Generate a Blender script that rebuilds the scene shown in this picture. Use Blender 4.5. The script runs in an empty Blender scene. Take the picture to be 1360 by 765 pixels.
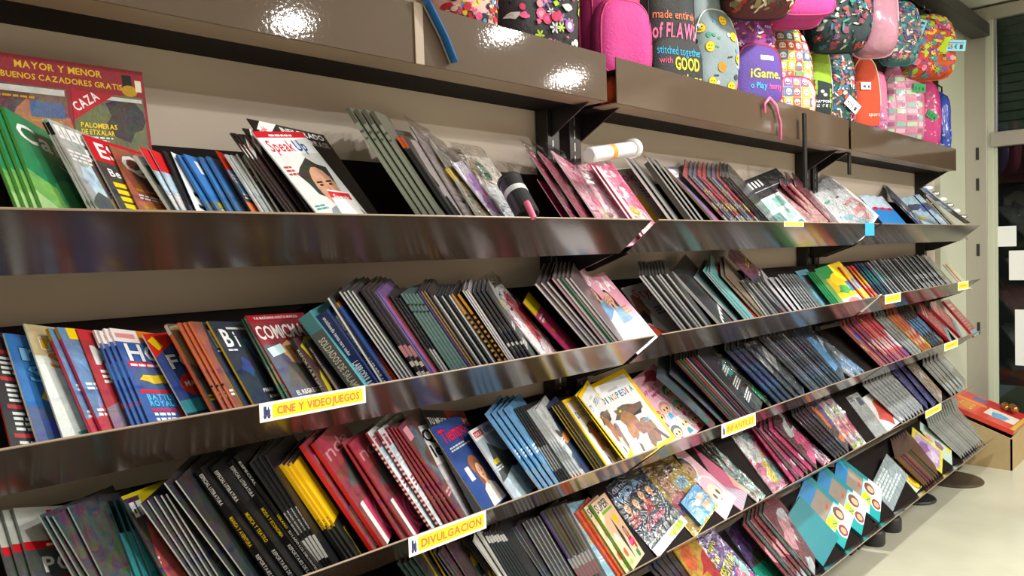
import bpy, bmesh, math, random
from mathutils import Vector, Matrix
S = bpy.context.scene
COL = S.collection
# ---------------- camera ----------------
FPX, CX, CY = 1022.0, 680.0, 382.5
CAM = Vector((0, 0, 1.46))
_X = Vector((990, -76.5, FPX)).normalized()
_Y = Vector((-376-CX, 374-CY, FPX)); _Y = (_Y - _X*_X.dot(_Y)).normalized()
_Z = _X.cross(_Y)
RW = Matrix(((_X[0], _Y[0], _Z[0]), (_X[1], _Y[1], _Z[1]), (_X[2], _Y[2], _Z[2])))   # world -> view (x right, y down, z forward)
cam = bpy.data.cameras.new('camera'); camo = bpy.data.objects.new('camera', cam); COL.objects.link(camo)
cam.sensor_width = 36; cam.lens = FPX/1360*36; cam.clip_start = .02; cam.clip_end = 60
camo.matrix_world = Matrix.Translation(CAM) @ (RW.transposed() @ Matrix(((1,0,0),(0,-1,0),(0,0,-1)))).to_4x4()
S.camera = camo
def ray(u, v): return RW.transposed() @ Vector(((u-CX)/FPX, (v-CY)/FPX, 1))
def on_plane(u, v, p, n):
    d = ray(u, v); n = Vector(n); return CAM + d*((Vector(p)-CAM).dot(n)/d.dot(n))
def ony(u, v, y): return on_plane(u, v, (0, y, 0), (0, 1, 0))
# ---------------- world, exposure ----------------
w = bpy.data.worlds.new('World'); S.world = w; w.use_nodes = True
w.node_tree.nodes['Background'].inputs[0].default_value = (.10, .115, .13, 1)
w.node_tree.nodes['Background'].inputs[1].default_value = .35
S.view_settings.view_transform = 'Standard'; S.view_settings.look = 'None'
S.view_settings.exposure = 0.6; S.view_settings.gamma = 1; S.view_settings.use_curve_mapping = False
# ---------------- materials ----------------
def nmat(name):
    m = bpy.data.materials.new(name); m.use_nodes = True
    nt = m.node_tree; return m, nt, nt.nodes['Principled BSDF']
def N(nt, t, **k):
    n = nt.nodes.new(t)
    for a, b in k.items():
        if isinstance(a, str) and hasattr(n, a): setattr(n, a, b)
    return n
def mat(name, col, rough=.5, metal=0, spec=.5, noise=0, nscale=8, bump=0, bscale=60, coat=0, coatr=.05, emit=None, es=0, stretch=None, nw=None):
    m, nt, b = nmat(name)
    b.inputs['Base Color'].default_value = (*col, 1)
    b.inputs['Roughness'].default_value = rough; b.inputs['Metallic'].default_value = metal
    b.inputs['Specular IOR Level'].default_value = spec
    b.inputs['Coat Weight'].default_value = coat; b.inputs['Coat Roughness'].default_value = coatr
    tc = N(nt, 'ShaderNodeTexCoord')
    src = tc.outputs['Object']
    if stretch:
        mp = N(nt, 'ShaderNodeMapping'); mp.inputs['Scale'].default_value = stretch
        nt.links.new(src, mp.inputs[0]); src = mp.outputs[0]
    if noise:
        nz = N(nt, 'ShaderNodeTexNoise'); nz.inputs['Scale'].default_value = nscale; nz.inputs['Detail'].default_value = 5
        nt.links.new(src, nz.inputs['Vector'])
        mx = N(nt, 'ShaderNodeMix', data_type='RGBA')
        mx.inputs[6].default_value = (*[c*(1-noise) for c in col], 1); mx.inputs[7].default_value = (*[min(1, c*(1+noise)) for c in col], 1)
        nt.links.new(nz.outputs[0], mx.inputs[0]); nt.links.new(mx.outputs[2], b.inputs['Base Color'])
    if bump:
        nb = N(nt, 'ShaderNodeTexNoise'); nb.inputs['Scale'].default_value = bscale
        nt.links.new(src, nb.inputs['Vector'])
        bp = N(nt, 'ShaderNodeBump'); bp.inputs['Strength'].default_value = bump; bp.inputs['Distance'].default_value = .002
        nt.links.new(nb.outputs[0], bp.inputs['Height']); nt.links.new(bp.outputs[0], b.inputs['Normal'])
        nt.links.new(bp.outputs[0], b.inputs['Coat Normal'])
    if emit:
        b.inputs['Emission Color'].default_value = (*emit, 1); b.inputs['Emission Strength'].default_value = es
    return m
def print_mat(name, rough, bump=0, bscale=30, photo=.55, coat=0, mottle=.32):
    """printed paper: per-face ink colours from the 'Col' attribute, its alpha says how photographic (mottled) the print is"""
    m, nt, b = nmat(name)
    at = N(nt, 'ShaderNodeVertexColor'); at.layer_name = 'Col'
    tc = N(nt, 'ShaderNodeTexCoord')
    nz = N(nt, 'ShaderNodeTexNoise'); nz.inputs['Scale'].default_value = 38; nz.inputs['Detail'].default_value = 4; nz.inputs['Distortion'].default_value = 1.2
    nt.links.new(tc.outputs['Object'], nz.inputs['Vector'])
    rp = N(nt, 'ShaderNodeMapRange'); rp.inputs[1].default_value = .3; rp.inputs[2].default_value = .7; rp.inputs[3].default_value = 1-photo; rp.inputs[4].default_value = 1+photo
    nt.links.new(nz.outputs[0], rp.inputs[0])
    mul = N(nt, 'ShaderNodeMix', data_type='RGBA', blend_type='MULTIPLY')
    nt.links.new(at.outputs['Alpha'], mul.inputs[0]); nt.links.new(at.outputs['Color'], mul.inputs[6]); nt.links.new(rp.outputs[0], mul.inputs[7])
    # mottled picture colours where the ink is photographic
    nc = N(nt, 'ShaderNodeTexNoise'); nc.inputs['Scale'].default_value = 26; nc.inputs['Detail'].default_value = 6; nc.inputs['Roughness'].default_value = .65; nc.inputs['Distortion'].default_value = 1.6
    nt.links.new(tc.outputs['Object'], nc.inputs['Vector'])
    hs = N(nt, 'ShaderNodeHueSaturation'); hs.inputs['Saturation'].default_value = 2.2; hs.inputs['Value'].default_value = .55; nt.links.new(nc.outputs['Color'], hs.inputs['Color'])
    fa = N(nt, 'ShaderNodeMath', operation='MULTIPLY'); fa.inputs[1].default_value = mottle; nt.links.new(at.outputs['Alpha'], fa.inputs[0])
    m2 = N(nt, 'ShaderNodeMix', data_type='RGBA'); nt.links.new(fa.outputs[0], m2.inputs[0]); nt.links.new(mul.outputs[2], m2.inputs[6]); nt.links.new(hs.outputs[0], m2.inputs[7])
    nt.links.new(m2.outputs[2], b.inputs['Base Color'])
    b.inputs['Roughness'].default_value = rough; b.inputs['Coat Weight'].default_value = coat; b.inputs['Coat Roughness'].default_value = .12
    if bump:
        nb = N(nt, 'ShaderNodeTexNoise'); nb.inputs['Scale'].default_value = bscale; nb.inputs['Distortion'].default_value = 2
        nt.links.new(tc.outputs['Object'], nb.inputs['Vector'])
        bp = N(nt, 'ShaderNodeBump'); bp.inputs['Strength'].default_value = bump; bp.inputs['Distance'].default_value = .01
        nt.links.new(nb.outputs[0], bp.inputs['Height']); nt.links.new(bp.outputs[0], b.inputs['Normal']); nt.links.new(bp.outputs[0], b.inputs['Coat Normal'])
    return m
M = {}
M['print'] = print_mat('printed_cover', .32, .12, 6)
M['wrapprint'] = print_mat('printed_cover_in_film', .16, .8, 22, .6, .6)
M['cloth'] = print_mat('printed_cloth', .75, .25, 60, .25)
M['vinyl'] = print_mat('printed_vinyl', .28, .35, 12, .3, .3)
M['matteprint'] = print_mat('printed_card', .6, 0, 6, .05)
M['paper'] = mat('page_paper', (.46, .45, .42), .8, noise=.12, nscale=300, stretch=(1, 1, 30))
M['brown'] = mat('brown_enamelled_steel', (.050, .031, .023), .2, 0, .6, noise=.15, nscale=5, bump=.04, bscale=140, coat=.5, coatr=.13)
M['brown'].node_tree.nodes['Principled BSDF'].inputs['IOR'].default_value = 1.5
M['brown'].node_tree.nodes['Principled BSDF'].inputs['Coat IOR'].default_value = 1.55
M['fascia'] = mat('brown_enamelled_fascia', (.082, .053, .033), .5, 0, .1, noise=.1, nscale=4, bump=.07, bscale=110, coat=.55, coatr=.045)
M['tan'] = mat('lightened_brown_return', (.30, .22, .15), .4, 0, .5)  # lighter brown: the return's reflected light is put into the colour
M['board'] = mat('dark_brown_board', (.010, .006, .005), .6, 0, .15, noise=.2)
M['under'] = mat('dark_underside', (.006, .004, .0035), .7, 0, .2)  # near black, darker than the dark brown boards
M['black'] = mat('black_enamelled_steel', (.012, .011, .011), .3, 0, .5)
M['slot'] = mat('bare_steel_edge', (.55, .55, .55), .3, .9)
M['wall'] = mat('cream_painted_panel', (.55, .47, .39), .65, 0, .3, noise=.05, nscale=2.5, bump=.05, bscale=200)
M['wallpale'] = mat('pale_green_grey_paint', (.50, .53, .42), .55, noise=.04, nscale=3)
M['ceil'] = mat('white_ceiling_board', (.62, .64, .58), .85, noise=.05, nscale=20, bump=.2, bscale=250)
M['steelgrid'] = mat('ceiling_grid', (.25, .26, .24), .6)
M['alu'] = mat('brushed_aluminium', (.50, .47, .41), .36, .55, noise=.08, nscale=6, stretch=(30, 30, 1))
M['rubber'] = mat('black_rubber', (.02, .02, .02), .7)
M['dark'] = mat('dark_panel', (.03, .028, .026), .5)
M['white'] = mat('white_paper', (.78, .80, .80), .7)
M['foot'] = mat('black_rubber_foot', (.02, .02, .02), .5)
M['card'] = mat('corrugated_cardboard', (.42, .31, .15), .8, noise=.12, nscale=12)
M['kraft'] = mat('kraft_board', (.30, .22, .12), .5, noise=.1)
M['grime'] = mat('scuffed_brown_plate', (.10, .075, .05), .35, .3, noise=.4, nscale=9)
M['lampglow'] = mat('lamp_glow', (1, 1, 1), .5, emit=(1, .97, .92), es=30)
M['lamptrim'] = mat('lamp_trim', (.7, .7, .7), .3, .6)
M['outside'] = mat('dark_street_wall', (.03, .022, .022), .7, noise=.7, nscale=3)
M['redbrick'] = mat('dark_red_shop_front', (.16, .03, .03), .5, noise=.5, nscale=4)
M['strapblue'] = mat('blue_webbing', (.01, .15, .48), .5)
M['strappink'] = mat('pink_cord', (.85, .16, .35), .4)
M['balls'] = mat('bronze_foil', (.35, .16, .05), .2, .8)
def film(name, haze=.07, tint=(1, 1, 1)):
    m, nt, b = nmat(name); nt.nodes.remove(b)
    out = nt.nodes['Material Output']
    tc = N(nt, 'ShaderNodeTexCoord'); nb = N(nt, 'ShaderNodeTexNoise'); nb.inputs['Scale'].default_value = 24; nb.inputs['Distortion'].default_value = 2.5; nb.inputs['Detail'].default_value = 3
    nt.links.new(tc.outputs['Object'], nb.inputs['Vector'])
    bp = N(nt, 'ShaderNodeBump'); bp.inputs['Strength'].default_value = 1; bp.inputs['Distance'].default_value = .012
    nt.links.new(nb.outputs[0], bp.inputs['Height'])
    g = N(nt, 'ShaderNodeBsdfGlossy'); g.inputs['Roughness'].default_value = .08; nt.links.new(bp.outputs[0], g.inputs['Normal'])
    t = N(nt, 'ShaderNodeBsdfTransparent'); t.inputs[0].default_value = (*tint, 1)
    f = N(nt, 'ShaderNodeFresnel'); f.inputs[0].default_value = 1.5; nt.links.new(bp.outputs[0], f.inputs['Normal'])
    ad = N(nt, 'ShaderNodeMath', operation='ADD'); ad.inputs[1].default_value = haze; nt.links.new(f.outputs[0], ad.inputs[0])
    mx = N(nt, 'ShaderNodeMixShader'); nt.links.new(ad.outputs[0], mx.inputs[0]); nt.links.new(t.outputs[0], mx.inputs[1]); nt.links.new(g.outputs[0], mx.inputs[2])
    nt.links.new(mx.outputs[0], out.inputs['Surface'])
    return m
M['film'] = film('clear_film', .15)
m, nt, b = nmat('door_glass'); nt.nodes.remove(b)
g = N(nt, 'ShaderNodeBsdfGlossy'); g.inputs['Roughness'].default_value = .03
t = N(nt, 'ShaderNodeBsdfTransparent'); t.inputs[0].default_value = (.80, .88, .84, 1)
f = N(nt, 'ShaderNodeFresnel'); f.inputs[0].default_value = 1.5
mx = N(nt, 'ShaderNodeMixShader'); nt.links.new(f.outputs[0], mx.inputs[0]); nt.links.new(t.outputs[0], mx.inputs[1]); nt.links.new(g.outputs[0], mx.inputs[2])
nt.links.new(mx.outputs[0], nt.nodes['Material Output'].inputs['Surface']); M['glass'] = m
# floor: pale cream tiles with faint joints
m, nt, b = nmat('pale_floor_tile')
tc = N(nt, 'ShaderNodeTexCoord'); nz = N(nt, 'ShaderNodeTexNoise'); nz.inputs['Scale'].default_value = 1.6; nz.inputs['Detail'].default_value = 7
nt.links.new(tc.outputs['Object'], nz.inputs['Vector'])
cr = N(nt, 'ShaderNodeValToRGB'); cr.color_ramp.elements[0].color = (.46, .45, .34, 1); cr.color_ramp.elements[1].color = (.62, .61, .48, 1)
cr.color_ramp.elements[0].position = .3; cr.color_ramp.elements[1].position = .7
nt.links.new(nz.outputs[0], cr.inputs[0]); nt.links.new(cr.outputs[0], b.inputs['Base Color'])
b.inputs['Roughness'].default_value = .22; M['floor'] = m
# ---------------- object helpers ----------------
def link(name, me, mt, parent=None):
    o = bpy.data.objects.new(name, me); COL.objects.link(o)
    if mt is not None and not me.materials: me.materials.append(mt)
    if parent is not None: o.parent = parent
    return o
def tag(o, label=None, cat=None, group=None, kind=None):
    if label: o['label'] = label
    if cat: o['category'] = cat
    if group: o['group'] = group
    if kind: o['kind'] = kind
    return o
def empty(name, loc=(0, 0, 0)):
    o = bpy.data.objects.new(name, None); COL.objects.link(o); o.location = loc; o.empty_display_size = .05; return o
class MB:
    def __init__(s): s.v = []; s.f = []
    def hexa(s, p):      # 8 corners: bottom 4 ccw, top 4 ccw
        n = len(s.v); s.v += [tuple(q) for q in p]
        s.f += [(n+3, n+2, n+1, n), (n+4, n+5, n+6, n+7), (n, n+1, n+5, n+4), (n+1, n+2, n+6, n+5), (n+2, n+3, n+7, n+6), (n+3, n, n+4, n+7)]
        return s
    def box(s, a, b):
        (x0, y0, z0), (x1, y1, z1) = a, b
        return s.hexa([(x0,y0,z0),(x1,y0,z0),(x1,y1,z0),(x0,y1,z0),(x0,y0,z1),(x1,y0,z1),(x1,y1,z1),(x0,y1,z1)])
    def prism(s, x0, x1, poly):   # polygon in (y,z), swept along x, given so that it is seen ccw from +x
        n = len(s.v); k = len(poly)
        s.v += [(x0, y, z) for y, z in poly] + [(x1, y, z) for y, z in poly]
        s.f += [tuple(range(n+k-1, n-1, -1)), tuple(range(n+k, n+2*k))]
        s.f += [(n+i, n+(i+1) % k, n+k+(i+1) % k, n+k+i) for i in range(k)]
        return s
    def tube(s, pts, r, seg=8, flat=1.0):
        n0 = len(s.v); P = [Vector(p) for p in pts]
        for i, p in enumerate(P):
            d = (P[min(i+1, len(P)-1)] - P[max(i-1, 0)]).normalized()
            a = d.cross(Vector((0, 0, 1))) if abs(d.z) < .95 else d.cross(Vector((0, 1, 0)))
            a.normalize(); b = d.cross(a)
            rr = r[i] if isinstance(r, (list, tuple)) else r
            for k in range(seg):
                t = 2*math.pi*k/seg; s.v.append(tuple(p + a*math.cos(t)*rr + b*math.sin(t)*rr*flat))
        for i in range(len(P)-1):
            for k in range(seg):
                s.f.append((n0+i*seg+k, n0+i*seg+(k+1) % seg, n0+(i+1)*seg+(k+1) % seg, n0+(i+1)*seg+k))
        s.f.append(tuple(range(n0+seg-1, n0-1, -1))); s.f.append(tuple(range(n0+(len(P)-1)*seg, n0+len(P)*seg)))
        return s
    def lathe(s, prof, c=(0, 0, 0), seg=24):
        n0 = len(s.v)
        for r, z in prof:
            for k in range(seg):
                t = 2*math.pi*k/seg; s.v.append((c[0]+r*math.cos(t), c[1]+r*math.sin(t), c[2]+z))
        for i in range(len(prof)-1):
            for k in range(seg):
                s.f.append((n0+i*seg+k, n0+i*seg+(k+1) % seg, n0+(i+1)*seg+(k+1) % seg, n0+(i+1)*seg+k))
        s.f.append(tuple(range(n0+seg-1, n0-1, -1))); s.f.append(tuple(range(n0+(len(prof)-1)*seg, n0+len(prof)*seg)))
        return s
    def build(s, name, mt, parent=None, smooth=False, bevel=0, org=None):
        me = bpy.data.meshes.new(name)
        vs = s.v if org is None else [(x-org[0], y-org[1], z-org[2]) for x, y, z in s.v]
        me.from_pydata(vs, [], s.f); me.update()
        if smooth:
            for p in me.polygons: p.use_smooth = True
        o = link(name, me, mt, parent)
        if org is not None: o.location = org
        if bevel:
            bv = o.modifiers.new('b', 'BEVEL'); bv.width = bevel; bv.segments = 2; bv.limit_method = 'ANGLE'
        return o
def struct(name, mb, mt, **k): return tag(mb.build(name, mt, **k), kind='structure')
def box(a, b): return MB().box(a, b)
# ---------------- lamps ----------------
LAMPS = [(5.72, -1.98), (2.86, -2.08), (4.20, -1.32), (1.3, -1.1), (-.6, -1.5), (2.9, .15)]  # the left pair is unseen, added for diffuse fill
LAMPP = [62, 60, 40, 44, 12, 56]
def downlight(x, y, power, z=3.14):
    e = empty('ceiling_downlight', (x, y, z))
    MB().lathe([(.09, 0), (.115, -.004), (.115, -.012), (.09, -.016)], (0, 0, 0), 32).build('trim_ring', M['lamptrim'], e, smooth=True)
    MB().lathe([(.085, -.005), (.085, -.012)], (0, 0, 0), 32).build('diffuser', M['lampglow'], e)
    L = bpy.data.lights.new('downlight', 'AREA'); L.shape = 'DISK'; L.size = .18; L.energy = power; L.color = (1, .975, .93)
    lo = bpy.data.objects.new('light', L); COL.objects.link(lo); lo.parent = e; lo.location = (0, 0, -.02)
    return e
for i, (x, y) in enumerate(LAMPS):
    pos = ['by the shop door, far end', 'opposite the first shelf section', 'opposite the middle shelf section', 'added as unseen fill for the left shelves', 'added as unseen fill behind the viewer', 'close to the wall shelves'][i]
    tag(downlight(x, y, LAMPP[i]), 'round recessed ceiling downlight '+pos, 'ceiling light', 'recessed ceiling downlights')
# ---------------- room ----------------
XW0, XW1, YB, ZC = -2.2, 6.55, -4.0, 3.14
struct('floor', box((XW0, YB, -.04), (9.5, 1.7, 0)), M['floor'])
struct('wall_back', box((XW0, 1.6, 0), (XW1+.1, 1.72, ZC)), M['wall'])
struct('wall_left', box((XW0-.1, YB, 0), (XW0, 1.72, ZC)), M['wall'])
struct('wall_front', box((XW0, YB-.1, 0), (XW1, YB, ZC)), M['wall'])
struct('trim_1', box((5.86, 1.565, 0), (XW1-.02, 1.6, ZC)), M['wallpale'])
c = struct('ceiling', box((XW0, YB, ZC+.02), (9.5, 1.72, ZC+.08)), M['ceil'])
# ceiling boards in a grid, joints recessed; those near the door are in view
t0 = None
for ix in range(-3, 12):
    for iy in range(-6, 3):
        x, y = ix*.6+.15, iy*.6-.05
        if x+.6 > 6.55 or y+.6 > 1.58: continue
        if t0 is None: t0 = box((.004, .004, 0), (.596, .596, .02)).build('ceiling_board', M['ceil'], c, bevel=.002); o = t0
        else: o = t0.copy(); COL.objects.link(o)
        o.location = (x, y, ZC)
box((XW0, 1.40, 2.93), (6.5, 1.52, 3.02)).build('x', M['dark'], bevel=.004).name = 'ceiling_beam'
tag(bpy.data.objects['ceiling_beam'], 'dark square beam running along the wall under the ceiling', 'beam')
# ---------------- far end: aluminium door frame and glass ----------------
XD = 6.5
fr = tag(empty('window_1', (XD, 1.4, 0)), kind='structure')
def part(name, a, b, m, p, bevel=.003):
    o = box(a, b).build(name, m, p, bevel=bevel); o.location = -Vector(p.location); return o
part('jamb', (XD, 1.425, 0), (XD+.08, 1.565, ZC), M['alu'], fr)
part('jamb', (XD+.01, 1.385, 0), (XD+.07, 1.425, ZC), M['wallpale'], fr, .002)
part('head_rail', (XD, -1.4, 3.05), (XD+.08, 1.425, ZC), M['alu'], fr)
part('transom', (XD-.012, -1.4, 2.13), (XD+.08, 1.40, 2.235), M['alu'], fr, .006)
part('bottom_rail', (XD, -1.4, 0), (XD+.08, 1.40, .075), M['alu'], fr, .006)
part('mullion', (XD, .1, 0), (XD+.08, .17, 3.05), M['alu'], fr)
part('glazing_bead', (XD+.03, 1.365, 2.235), (XD+.06, 1.385, 3.05), M['slot'], fr, .002)
part('glazing_bead', (XD+.03, 1.365, .075), (XD+.06, 1.385, 2.13), M['wallpale'], fr, .002)
for (z0, z1, nm) in ((2.235, 3.05, 'pane'), (.075, 2.13, 'pane')):
    part(nm, (XD+.04, .17, z0), (XD+.048, 1.385, z1), M['glass'], fr, 0)
    part(nm, (XD+.04, -1.4, z0), (XD+.048, .1, z1), M['glass'], fr, 0)
for v in (204, 245, 332, 436, 560):
    z = on_plane(1301, v, (XD, 0, 0), (1, 0, 0)).z
    part('keeper_slot', (XD-.004, 1.475, z-.045), (XD+.002, 1.495, z+.045), M['rubber'], fr, 0)
struct('wall_right', box((XD, YB, 0), (XD+.1, -1.4, ZC)), M['wall'])
for i, (ua, va, ub, vb) in enumerate([(1320, 301, 1350, 327), (1340, 333, 1372, 372), (1348, 411, 1380, 487)]):
    a = on_plane(ua, va, (XD+.035, 0, 0), (1, 0, 0)); b = on_plane(ub, vb, (XD+.035, 0, 0), (1, 0, 0))
    o = box((XD+.034, b.y, b.z), (XD+.0365, a.y, a.z)).build('notice', M['white'])
    tag(o, ['small blank lilac-white square notice taped to the door glass edge', 'white notice sheet on the glass, second down', 'tall white notice sheet on the glass, lowest'][i], 'notice', 'notices on the door glass')
# street outside: rolled shutter box, dark red front
sh = tag(empty('roller_shutter', (7.0, .4, 2.3)), 'grey slatted roller shutter half lowered outside the glass', 'shutter')
s0 = None
for i in range(12):
    o = box((-.01, -1.6, 0), (.012, 1.2, .068)).build('slat', M['slatm'] if 'slatm' in M else M.setdefault('slatm', mat('shutter_slat', (.16, .18, .15), .5, .2, noise=.3, nscale=4)), sh, bevel=.008) if s0 is None else s0.copy()
    if s0 is None: s0 = o
    else: COL.objects.link(o)
    o.location = (0, 0, i*.072)
struct('wall_street', box((8.9, -4, 0), (9.0, 2.5, 4)), M['outside'])
tag(box((8.78, -3, 2.0), (8.9, 2.4, 2.35)).build('shop_sign_board', M['redbrick'], bevel=.01), 'dark red board across the building seen through the glass', 'board')
o = empty('window_grille', (8.86, .9, 2.5)); tag(o, 'dim barred grille across the street seen through upper glass', 'grille')
for k in range(7): box((-.02, -1.2+k*.35, 0), (.0, -1.17+k*.35, 1.4)).build('bar', M['dark'], o)
for k in range(3): box((-.025, -1.3, .1+k*.55), (.005, 1.2, .13+k*.55)).build('cross_bar', M['dark'], o)
# ---------------- shelving ----------------
BH = Vector((0, .616, .788)); NH = Vector((0, -.788, .616)); XH = Vector((1, 0, 0))   # up the board, out of the board
LIP = .148
SH = {2: (1.24, 1.548), 3: (1.24, 1.217), 4: (1.24, .892), 5: (1.24, .576), 6: (1.155, .236)}
def corner(k): y, z = SH[k]; return Vector((0, y, z)) - NH*LIP
SECT = [(-.60, 1.858), (1.892, 3.69), (3.725, 5.475)]
SN = {2: 'top', 3: 'second', 4: 'third', 5: 'fourth', 6: 'lowest'}
XN = ['left', 'middle', 'far right']
for k in SH:
    V = corner(k)
    for j, (x0, x1) in enumerate(SECT):
        e = tag(empty('magazine_shelf', ((x0+x1)/2, V.y, V.z)), f'brown enamelled sloping magazine shelf, {SN[k]} tier, {XN[j]} section', 'shelf', 'sloping magazine shelves')
        hw = (x1-x0)/2
        T = .003
        a = Vector((0, 0, 0)); b = NH*LIP
        def slab(p, q, n, nm, m):
            P = [p, q, q+n*T, p+n*T]; mb = MB(); mb.prism(-hw, hw, [(v.y, v.z) for v in P]); return mb.build(nm, m, e)
        slab(b, a, -BH, 'front_lip', M['brown'])
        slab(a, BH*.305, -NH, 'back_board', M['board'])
        # folded hem along the lip's top
        MB().tube([(-hw, b.y-.0016, b.z-.0005), (hw, b.y-.0016, b.z-.0005)], .002, 6).build('lip_hem', M['tan'], e)
        for s in (-hw+.02, hw-.02):
            P = [a-NH*.008-BH*.0, a+BH*.30-NH*.008, Vector((0, 1.565-V.y, BH.z*.30-.02)), Vector((0, 1.565-V.y, -.06)), Vector((0, 1.50-V.y, -.055)) if V.y < 1.5 else a]
            MB().prism(s-.003, s+.003, [(v.y, v.z) for v in P]).build('bracket', M['black'], e)
# uprights
for (xp, lab) in [(-.62, 'left outside section'), (1.80, 'left one of the first pair'), (1.905, 'right one of the first pair'), (3.655, 'left one of the middle pair'), (3.745, 'right one of the middle pair'), (5.46, 'at the far end')]:
    e = tag(empty('shelf_upright', (xp, 1.575, 0)), 'black slotted shelf upright against the wall, '+lab, 'upright', 'slotted shelf uprights')
    box((-.028, -.028, 0), (.028, .02, 2.95)).build('post', M['black'], e, bevel=.002)
    mb = MB()
    for i in range(70): mb.box((-.007, -.0295, .1+i*.04), (-.003, -.0275, .1+i*.04+.026))
    tag(mb.build('slot_row', M['slot'], e), kind='stuff')
    box((-.03, -.22, 0), (.03, .02, .05)).build('foot', M['black'], e, bevel=.006)
# bag shelf
BY, BZ0, BZ1 = 1.37, 1.90, 2.037
for j, (x0, x1) in enumerate([(-.60, 1.84), (1.887, 3.70), (3.73, 5.48)]):
    e = tag(empty('bag_shelf', ((x0+x1)/2, BY, BZ0)), f'glossy brown bag shelf with tall fascia, {XN[j]} section', 'shelf', 'bag shelves above the magazines')
    hw = (x1-x0)/2
    box((-hw, 0, 0), (hw, .004, BZ1-BZ0)).build('fascia', M['fascia'], e, bevel=.0015)
    box((-hw, .004, 0), (hw, .09, .004)).build('under_return', M['tan'], e)
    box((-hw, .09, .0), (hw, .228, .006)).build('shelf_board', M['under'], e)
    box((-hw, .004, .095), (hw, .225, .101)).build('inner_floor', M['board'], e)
    if j == 0:
        s = 1.135-(x0+x1)/2
        box((s-.013, -.004, -.001), (s+.013, .001, BZ1-BZ0+.001)).build('joint_strip', M['tan'], e, bevel=.0015)
    for s in (-hw+.05, hw-.05):
        MB().prism(s-.003, s+.003, [(.03, -.002), (.205, -.10), (.205, -.002)]).build('bracket', M['black'], e)
# black arms hanging in front of the shelves
for (u, v0, v1, y, lab) in [(1068, 150, 250, 1.34, 'black rod hanging from bag shelf in front of magazines'), (1127, 158, 232, 1.42, 'black rod hanging at the joint of bag shelves')]:
    p = ony(u, v0, y); q = ony(u, v1, y)
    o = box((-.012, -.006, 0), (.012, .006, p.z-q.z)).build('hanging_rod', M['black'], bevel=.003); o.location = (p.x, y, q.z); tag(o, lab, 'rod')
# ---------------- printed art ----------------
def lin(c): return c/12.92 if c <= .04045 else ((c+.055)/1.055)**2.4
def hx(s, a=0.0):
    s = CN.get(s, s); return tuple(lin(int(s[i:i+2], 16)/255) for i in (0, 2, 4)) + (a,)
CN = dict(white='e8e8ea', cream='e4dcc4', black='141416', grey='a6aaaa', palegrey='d2d5d5', darkgrey='3c3e42', green='0d8a50', dkgreen='0d5234', sage='8f9a8a', yellow='f2cf10',
 orange='ee6a1c', red='c81420', dkred='7a1020', maroon='561222', pink='e8508c', palepink='f2b8cc', hotpink='b83468', purple='5c3a94', lilac='b58ad0', navy='14264e', blue='1c5cb4',
 skyblue='5aa2dc', paleblue='b4d2ea', cyan='1fa6d6', teal='1d8c94', dkteal='10525c', aqua='7fc4c0', brown='4a2c1c', tan='a8875c', gold='b8901c', skin='e0ab88', silver='c4c8cc', lime='b4d414', olive='6a6a24', peach='f4c49c', slate='4c5a6a', rose='d4909c')
_G = {}
def glyph(ch, bold):
    k = (ch, bold)
    if k in _G: return _G[k]
    cu = bpy.data.curves.new('g', 'FONT'); cu.body = ch; cu.size = 1; cu.resolution_u = 2; cu.offset = .022 if bold else 0
    o = bpy.data.objects.new('g', cu); me = bpy.data.meshes.new_from_object(o)
    vs = [(v.co.x, v.co.y) for v in me.vertices]; fs = [tuple(p.vertices) for p in me.polygons]
    bpy.data.objects.remove(o); bpy.data.meshes.remove(me); bpy.data.curves.remove(cu)
    if vs:
        x0 = min(v[0] for v in vs); x1 = max(v[0] for v in vs); vs = [(a-x0, b) for a, b in vs]; r = (vs, fs, x1-x0)
    else: r = ([], [], .28)
    _G[k] = r; return r
def clip(poly, ax, val, keep_less):
    out = []; n = len(poly)
    for i in range(n):
        a, b = poly[i], poly[(i+1) % n]
        da = (val-a[ax]) if keep_less else (a[ax]-val); db = (val-b[ax]) if keep_less else (b[ax]-val)
        if da >= 0: out.append(a)
        if da*db < 0:
            t = da/(da-db); out.append((a[0]+(b[0]-a[0])*t, a[1]+(b[1]-a[1])*t))
    return out
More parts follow.
